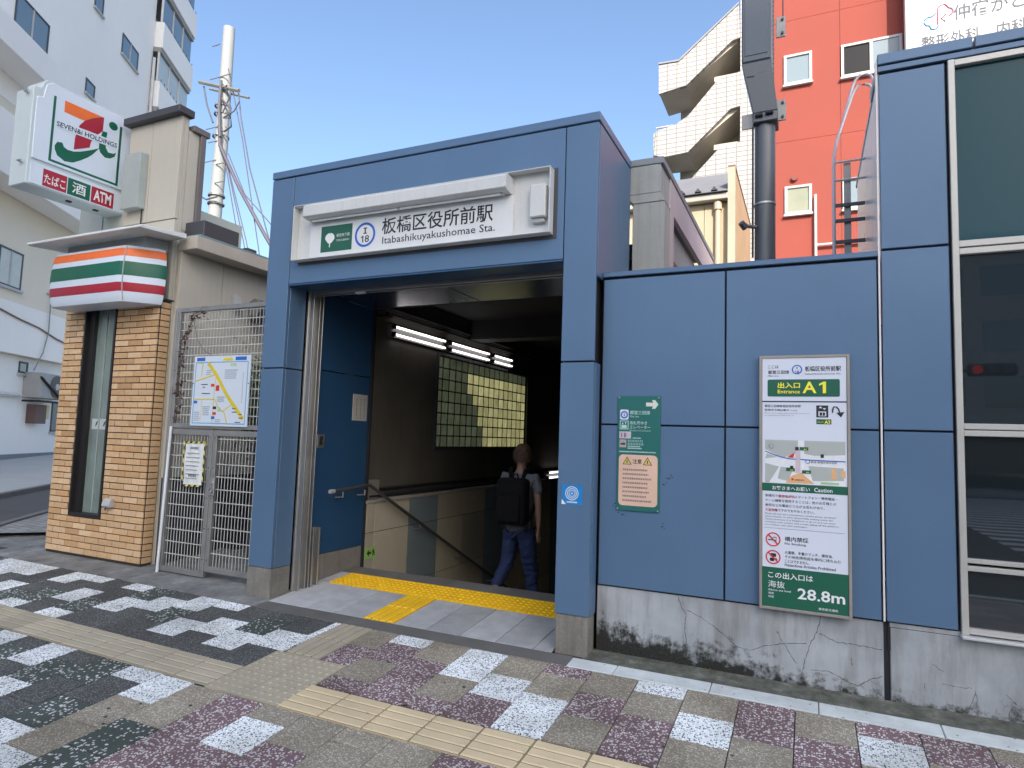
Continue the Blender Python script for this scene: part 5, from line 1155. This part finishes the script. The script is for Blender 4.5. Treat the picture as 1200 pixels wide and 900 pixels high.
for z in (15.1, 17.75, 20.4):
    ap(4.8, 8.4, -.8, .35, z, z+1.15, 'balcony_parapet', AW, bev=.01)
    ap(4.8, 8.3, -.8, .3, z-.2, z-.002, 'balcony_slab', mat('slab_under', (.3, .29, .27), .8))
    for i in range(3): ap(4.85+1.15*i, 5.94+1.15*i, .2, .22, z+1.25, z+2.4, 'glazing', G_SKY if z != 15.1 else mat('pale_glazing', (.45, .5, .47), .3)); ap(4.8+1.15*i, 4.85+1.15*i, .18, .26, z+1.15, z+2.45, 'glazing_bar', WFR)
    for i in range(10): ap(4.85+.36*i, 4.88+.36*i, .36, .38, z+1.15, z+1.24, 'railing_bar', DGREY)
B().tube([tuple(MA @ Vector(p)) for p in ((4.7, .1, 10), (4.7, .1, 17.2))], .06, 8).build('downpipe', WFR, ab, smooth=True)
for k, (s0, s1, z0) in enumerate(((5.2, 7.0, 12.5), (5.2, 7.0, 10.0))): ap(s0, s1, -.8, .5, z0, z0+1.2, 'balcony_parapet', AW, bev=.01)
# cables and pipe on the wall
def apt(pts, r, m, nm, par=ab): return B().tube([tuple(MA @ Vector(p)) for p in pts], r, 6).build(nm, m, par, smooth=True)
apt([(-6, .03, 4.9), (-4, .03, 4.75), (-2.6, .03, 4.55), (-1.6, .03, 4.45), (-.6, .03, 4.25), (.6, .03, 4.1)], .025, mat('brown_cable', (.2, .14, .12), .7), 'cable')
apt([(-.9, .06, 5.6), (-1.15, .06, 5.3), (-1.1, .05, 4.4), (-1.3, .05, 3.7), (-1.7, .05, 3.1)], .02, INKG, 'cable'); apt([(-8, -.2, 2.3), (-1.8, -.2, 2.3)], .07, WFR, 'pipe'); apt([(-1.3, .02, 5.62), (-.7, .02, 5.65)], .03, PLAST, 'hook')
acu = thing('air_conditioner', 'wall hung air conditioner unit with big round fan on the white building', 'air conditioner', tuple(MA @ Vector((-.8, .1, 2.2))))
def ac(s0, s1, n0, n1, z0, z1, name, m, bev=0): return B().box(s0, s1, n0, n1, z0, z1, MA).build(name, m, acu, bevel=bev)
ac(-1.6, .1, -.28, .25, 2.25, 3.05, 'casing', mat('ac_grey', (.33, .33, .32), .6), .02)
b = B(); b.ring(tuple(MA @ Vector((-.75, .26, 2.65))), tuple(D2), (0, 0, 1), .12, .36, .02, 24); b.build('fan_grille', mat('grille_dark', (.08, .08, .08), .6), acu)
b = B(); b.ring(tuple(MA @ Vector((-.75, .27, 2.65))), tuple(D2), (0, 0, 1), .001, .11, .02, 16); b.build('fan_hub', PLAST, acu)
B().tube([tuple(MA @ Vector(p)) for p in ((-1.7, .28, 2.9), (-.3, .30, 2.15), (.2, .3, 2.15))], .04, 6).tube([tuple(MA @ Vector(p)) for p in ((-1.7, -.2, 2.15), (-1.7, .3, 2.15), (.2, .3, 2.15))], .035, 6).build('bracket', DARKJ, acu)
mtb = thing('meter_box', 'small brown meter box under the wall hung air conditioner', 'meter box', tuple(MA @ Vector((-.9, 0, 1.6))))
B().box(-1.3, -.7, -.28, .0, 1.45, 2.05, MA).build('box', mat('meter_brown', (.12, .07, .06), .6), mtb, bevel=.01); B().box(-.62, -.45, -.28, -.05, 1.6, 2.05, MA).build('cover', mat('cream_cover', (.6, .55, .3), .6), mtb)
bo = B().tube([tuple(MA @ Vector((-.6, .4, .35))), tuple(MA @ Vector((-.6, .4, 1.1)))], .09, 10).build('bollard', WFR, None, smooth=True); tag(bo, 'short white bollard against the white building across the side street', 'bollard')

# utility pole
up = thing('utility_pole', 'pale concrete utility pole with crossarm and sagging cables against sky', 'utility pole', (-8.1, 6, .2))
PC = mat('pole_concrete', (.36, .38, .375), .75, 0, .06, 2)
B().tube([(-8.12, 6, .1), (-8.09, 6, 6.3), (-8.03, 6, 8.2), (-8.05, 6, 11.15)], [.160, .152, .145, .132], 20).build('post', PC, up, smooth=True)
B().tube([(-8.76, 5.85, 9.86), (-7.40, 5.85, 9.36)], .045, 6).tube([(-8.76, 6.15, 9.84), (-7.40, 6.15, 9.34)], .03, 6).build('crossarm', GALV, up)
CBK = mat('cable_grey', (.10, .10, .12), .6)
def cab_(pts, r=.012, m=CBK, nm='cable'): return B().tube(pts, r, 6).build(nm, m, up, smooth=True)
cab_([(-8.66, 5.9, 9.75), (-8.5, 5.9, 9.25), (-8.25, 5.9, 8.76)], .02); cab_([(-7.46, 5.9, 9.33), (-7.33, 5.9, 8.72), (-6.93, 5.9, 7.42), (-6.26, 5.9, 5.84), (-5.6, 5.9, 4.3)], .015); cab_([(-7.86, 5.9, 10.03), (-7.24, 5.9, 8.2), (-6.53, 5.9, 5.64), (-6.2, 5.9, 4.4)], .012)
cab_([(-7.93, 5.82, 8.6), (-7.86, 5.82, 8.1), (-7.12, 5.82, 6.95), (-6.25, 5.82, 5.78), (-5.4, 5.82, 4.7)], .040, mat('bundled_cable', (.12, .105, .13), .7)); cab_([(-7.85, 5.9, 8.06), (-7.13, 5.9, 5.75), (-6.8, 5.9, 4.6)]); cab_([(-7.82, 5.9, 8.03), (-6.98, 5.9, 5.74), (-6.6, 5.9, 4.6)]); cab_([(-7.8, 5.9, 7.99), (-6.89, 5.9, 5.73), (-6.5, 5.9, 4.6)]); cab_([(-7.66, 5.9, 7.9), (-7.03, 5.9, 6.83), (-6.28, 5.9, 6.14), (-5.4, 5.9, 5.3)])
cab_([(-7.95, 5.82, 9.3), (-7.82, 5.82, 9.16), (-7.6, 5.82, 8.96), (-7.53, 5.82, 8.5), (-7.75, 5.82, 8.42), (-7.9, 5.82, 8.5)], .022); cab_([(-8.0, 5.82, 9.5), (-7.78, 5.82, 9.55), (-7.68, 5.82, 9.2), (-7.85, 5.82, 8.9)], .018); cab_([(-7.3, 5.8, 9.05), (-7.45, 5.8, 8.85), (-7.8, 5.8, 8.75)], .015); cab_([(-7.95, 5.8, 9.7), (-7.93, 5.78, 9.0), (-7.85, 5.8, 8.3)], .035)
for (x0, z0, x1) in ((-8.40, 10.68, -8.13), (-8.40, 9.84, -7.70), (-8.41, 8.60, -8.0), (-8.47, 7.78, -8.0), (-7.98, 7.67, -7.6), (-7.98, 7.22, -7.68), (-8.3, 8.25, -8.0)): cab_([(x0, 5.85, z0), (x1, 5.85, z0)], .013, GALV, 'climbing_step')
for z in (6.75, 6.95, 9.15, 8.95, 8.4): B().ring((-8.07, 6, z), (1, 0, 0), (0, 1, 0), .16, .19, .04, 16).build('band', GALV, up)
cab_([(-8.3, 5.8, 6.9), (-8.1, 5.75, 6.8), (-7.8, 5.8, 6.85)], .02)

# ================================================================== ACROSS THE MAIN ROAD (seen mirrored in the tower glass), plus an added shade tower
def far_block(x0, x1, h, cat_label, wallm, n, floor=3.1):
    t = thing('office_building', cat_label, 'building', ((x0+x1)/2, -44, -.5))
    B().box(x0, x1, -50, -38, -.5, h).build('wall', wallm, t)
    wb = B(); nf = int((h-4)/floor); w = (x1-x0)/n
    for f in range(nf):
        for i in range(n): wb.box(x0+w*i+.45, x0+w*(i+1)-.45, -38.0, -37.96, 4+f*floor, 4+f*floor+1.7)
    wb.build('windows', G_SKY, t, kind='stuff')
    B().box(x0+.3, x1-.3, -38, -37.9, -.4, 2.8).build('shopfront', G_DARK, t)
    return t
far_block(-70, -28, 9.0, 'wide brown building far left across the main road', mat('office_brown', (.30, .25, .2), .8), 12)
far_block(-27, .6, 7.5, 'low cream building across the main road left of the grey block', mat('office_cream', (.5, .46, .4), .8), 9)
far_block(1, 25, 13.5, 'grey office block across the main road, mirrored in tower glass', mat('office_grey', (.42, .41, .39), .8), 8)
far_block(25.5, 70, 9.0, 'pale building across the main road right of the grey block', mat('office_pale', (.5, .48, .44), .8), 12)
hi = thing('added_shade_tower', 'added tall tower far beyond the road, out of view, to shade the entrance', 'shade blocker', (58, -108, -.6))
B().box(40, 75, -117, -100, -.6, 81.5).build('wall', mat('tower_cream', (.5, .47, .43), .8), hi)  # unseen tower, added and sized so its shadow covers the street
bb2 = B()
for f in range(26): bb2.box(40.5, 74.5, -99.99, -98.6, 3+f*3, 3+f*3+1.1)
bb2.build('balconies', mat('tower_balcony', (.45, .43, .4), .8), hi, kind='stuff')
tl = thing('traffic_light', 'horizontal traffic light showing red, mirrored in the elevator tower glass', 'traffic light', (8, -19.5, -.5))
B().tube([(6.2, -20.6, -.5), (6.2, -20.6, 5.2)], .1, 10).tube([(6.2, -20.6, 4.25), (9.2, -19.6, 4.1)], .05, 8).build('post', DGREY, tl, smooth=True)
B().box(9.2, 10.5, -19.7, -19.4, 3.9, 4.3).build('signal_case', INK, tl, bevel=.08)
B().tube([(9.45, -19.4, 4.1), (9.45, -19.36, 4.1)], .14, 14).build('red_lens', emis('red_signal', (1, .03, .02), .12), tl)
B().tube([(9.85, -19.4, 4.1), (9.85, -19.36, 4.1)], .14, 14).tube([(10.25, -19.4, 4.1), (10.25, -19.36, 4.1)], .14, 14).build('unlit_lens', DGREY, tl)

# ================================================================== PERSON GOING DOWN
def skin(name, nodes, edges, m, parent, sub=2, root=0, fold=0.):
    me = bpy.data.meshes.new(name); me.from_pydata([n[:3] for n in nodes], edges, []); ob = bpy.data.objects.new(name, me); COL.objects.link(ob)
    ob.modifiers.new('skin', 'SKIN').use_smooth_shade = True
    for i, n in enumerate(nodes):
        r = n[3] if isinstance(n[3], tuple) else (n[3], n[3]); me.skin_vertices[0].data[i].radius = r; me.skin_vertices[0].data[i].use_root = (i == root)
    s = ob.modifiers.new('sub', 'SUBSURF'); s.levels = sub; s.render_levels = sub
    out = bpy.data.meshes.new_from_object(ob.evaluated_get(bpy.context.evaluated_depsgraph_get())); bpy.data.objects.remove(ob)
    if fold:
        from mathutils import noise as mn
        for v in out.vertices:
            q = mn.noise(Vector((v.co.x*14, v.co.y*14, v.co.z*26))) + .6*mn.noise(Vector((v.co.x*30, v.co.y*30, v.co.z*45)))
            v.co += v.normal*fold*q
    out.materials.clear(); out.materials.append(m); out.name = name
    for p in out.polygons: p.use_smooth = True
    return link(name, out, parent)
pe = thing('person', 'person in grey shirt and blue jeans walking down the stairs facing away', 'person', (1.83, 1.9, -.3))
SKIN = mat('skin', (.22, .125, .09), .6, 0, .05); SHIRT = mat('grey_shirt', (.10, .105, .12), .85, 0, .15, 30); JEANS = mat('blue_jeans', (.012, .024, .075), .85, 0, .25, 14, 200, .3)
px_, py_ = 1.84, 1.90
N = [(px_, py_, .56, (.09, .07)), (px_, py_, .78, (.115, .085)), (px_, py_+.01, 1.00, (.14, .09)), (px_, py_+.005, 1.10, (.09, .07)), (px_+.005, py_+.01, 1.17, .050), (px_+.01, py_+.02, 1.235, (.062, .07)), (px_+.012, py_+.025, 1.31, (.075, .088)), (px_+.012, py_+.025, 1.38, (.05, .06)),
     (px_-.175, py_, 1.08, .052), (px_-.22, py_+.01, .84, .040), (px_-.165, py_+.19, .72, .030), (px_-.145, py_+.24, .70, .024),
     (px_+.175, py_, 1.08, .052), (px_+.215, py_-.01, .83, .040), (px_+.215, py_+.02, .60, .028), (px_+.213, py_+.03, .55, (.030, .016)), (px_+.212, py_+.035, .50, (.034, .014)),
     (px_-.09, py_, .48, .062), (px_-.115, py_-.02, .17, .048), (px_-.165, py_-.23, -.06, .040), (px_-.165, py_-.17, -.16, .034),
     (px_+.09, py_, .48, .062), (px_+.10, py_+.12, .09, .048), (px_+.105, py_+.20, -.31, .038), (px_+.105, py_+.26, -.36, .034)]
Eg = [(0, 1), (1, 2), (2, 3), (3, 4), (4, 5), (5, 6), (6, 7), (2, 8), (8, 9), (9, 10), (10, 11), (2, 12), (12, 13), (13, 14), (14, 15), (15, 16), (0, 17), (17, 18), (18, 19), (19, 20), (0, 21), (21, 22), (22, 23), (23, 24)]
# fingers and thumbs of the hanging right hand and the bent left hand
def fingers(i0, base, dirn, across):
    base, dirn, across = Vector(base), Vector(dirn), Vector(across)
    for k, (o, L) in enumerate(((-.026, .062), (-.009, .072), (.009, .068), (.025, .052))):
        a = base+across*o; c = a+dirn*L*.55+Vector((0, .008, 0)); e = a+dirn*L+Vector((0, .022, 0)); n = len(N); N.extend([(*a, .0085), (*c, .0080), (*e, .0068)]); Eg.extend([(i0, n), (n, n+1), (n+1, n+2)])
    a = base-across*.030-dirn*.03; e = a-across*.014+dirn*.035+Vector((0, .01, 0)); n = len(N); N.extend([(*a, .0095), (*e, .0078)]); Eg.extend([(i0, n), (n, n+1)])
fingers(16, (px_+.212, py_+.038, .47), (0, 0, -1), (.25, .96, 0)); fingers(11, (px_-.135, py_+.27, .695), (.3, .9, -.2), (.7, -.1, .7))
skin('body', N, Eg, SKIN, pe)
# nose, eyes, ears: the face looks down the stairs
fb = B(); hx, hy, hz = px_+.012, py_+.025, 1.31
fb.prism([(hy+.085, hz+.02), (hy+.118, hz-.018), (hy+.085, hz-.028)], 'x', hx-.012, hx+.012); fb.build('nose', SKIN, pe, bevel=.004, smooth=True)
for s in (-1, 1):
    B().tube([(hx+s*.078, hy-.008, hz-.025), (hx+s*.088, hy-.018, hz+.002), (hx+s*.080, hy-.012, hz+.028)], [.008, .013, .009], 8).build('ear', SKIN, pe, smooth=True)
    B().tube([(hx+s*.03, hy+.072, hz+.015), (hx+s*.03, hy+.088, hz+.015)], .011, 8).build('eye', INK, pe, smooth=True)
B().box(hx-.022, hx+.022, hy+.075, hy+.092, hz-.05, hz-.044).build('mouth', mat('lip', (.3, .12, .1), .6), pe)
skin('shirt', [(px_, py_, .46, (.168, .130)), (px_, py_, .80, (.140, .108)), (px_, py_+.01, 1.00, (.160, .112)), (px_, py_+.005, 1.09, (.115, .09)), (px_, py_+.008, 1.145, (.066, .066)), (px_-.178, py_, 1.08, .068), (px_-.218, py_+.005, .90, .060), (px_+.178, py_, 1.08, .068), (px_+.215, py_-.005, .90, .060)], [(0, 1), (1, 2), (2, 3), (3, 4), (2, 5), (5, 6), (2, 7), (7, 8)], SHIRT, pe, sub=3, fold=.012)
skin('jeans', [(px_, py_, .62, (.145, .112)), (px_-.09, py_, .46, .100), (px_-.115, py_-.015, .18, .076), (px_-.150, py_-.17, .0, .062), (px_-.163, py_-.215, -.05, .058), (px_+.09, py_, .46, .100), (px_+.10, py_+.12, .09, .078), (px_+.105, py_+.18, -.20, .060), (px_+.105, py_+.20, -.30, .056)], [(0, 1), (1, 2), (2, 3), (3, 4), (0, 5), (5, 6), (6, 7), (7, 8)], JEANS, pe, sub=3, fold=.014)
rr = random.Random(21)
HAIR = mat('light_brown_hair', (.085, .05, .028), .7, 0, .3, 40)
b = B(); n_ = 14
for i in range(n_+1):
    for j in range(24):
        th = math.pi*.86*i/n_; ph = 2*math.pi*j/24; w = 1+.05*math.sin(ph*5+i)+rr.uniform(-.05, .05)
        front = max(0, math.sin(ph)); th2 = th*(1-.55*front)
        b.v.append((hx+.094*w*math.sin(th2)*math.cos(ph), hy-.008+.104*w*math.sin(th2)*math.sin(ph), hz+.018+.108*w*math.cos(th2)))
for i in range(n_):
    for j in range(24): q = (j+1) % 24; b.f.append((i*24+j, i*24+q, (i+1)*24+q, (i+1)*24+j))
b.build('hair', HAIR, pe, smooth=True)
b = B()
for i in range(900):
    th = math.acos(1-rr.random()*1.75); ph = rr.uniform(0, 2*math.pi)
    if math.sin(ph) > .35 and th > .9: continue
    o = Vector((math.sin(th)*math.cos(ph), math.sin(th)*math.sin(ph), math.cos(th)))
    c = Vector((hx+.094*o.x, hy-.008+.104*o.y, hz+.018+.108*o.z)); dn = (Vector((rr.uniform(-.5, .5), rr.uniform(-.5, .5), -1))+o*.55).normalized()
    sd = o.cross(dn).normalized()*.0035; L = rr.uniform(.02, .045); k = len(b.v)
    b.v += [tuple(c-sd), tuple(c+sd), tuple(c+dn*L+o*.006)]; b.f.append((k, k+1, k+2))
b.build('hair_locks', HAIR, pe, kind='stuff')
for (x, y, z, rx) in ((px_-.165, py_-.15, -.19, -.75), (px_+.105, py_+.27, -.365, 0)):
    Mx = Matrix.Translation((x, y, z)) @ Matrix.Rotation(rx, 4, 'X')
    sh_ = B(); sh_.box(-.045, .045, -.12, .13, -.02, .045, Mx).build('shoe', mat('dark_shoe', (.03, .03, .035), .7), pe, bevel=.02, smooth=True, seg=2)
    B().box(-.047, .047, -.125, .135, -.038, -.019, Mx).build('sole', mat('white_sole', (.6, .6, .58), .6), pe, bevel=.006)
bk = thing('backpack', 'large black backpack carried on the back of the walking person', 'backpack', (px_, py_-.15, .6))
BKM = mat('black_nylon', (.006, .006, .007), .92, 0, .3, 20, spec=.15)
B().box(px_-.165, px_+.16, py_-.26, py_-.085, .60, 1.08).build('bag', BKM, bk, bevel=.045, smooth=True, seg=3)
B().box(px_-.125, px_+.12, py_-.292, py_-.255, .64, .92).build('front_pocket', BKM, bk, bevel=.02, smooth=True, seg=2)
for s in (-1, 1): B().tube([(px_+s*.07, py_-.10, 1.06), (px_+s*.085, py_-.07, 1.16), (px_+s*.10, py_+.04, 1.18), (px_+s*.13, py_+.13, 1.02), (px_+s*.14, py_+.10, .80), (px_+s*.15, py_-.08, .66)], .022, 8).build('strap', BKM, bk, smooth=True)
B().tube([(px_-.03, py_-.12, 1.075), (px_-.02, py_-.13, 1.12), (px_+.02, py_-.13, 1.12), (px_+.03, py_-.12, 1.075)], .008, 6).build('grab_handle', BKM, bk, smooth=True)
bpy.context.view_layer.update()
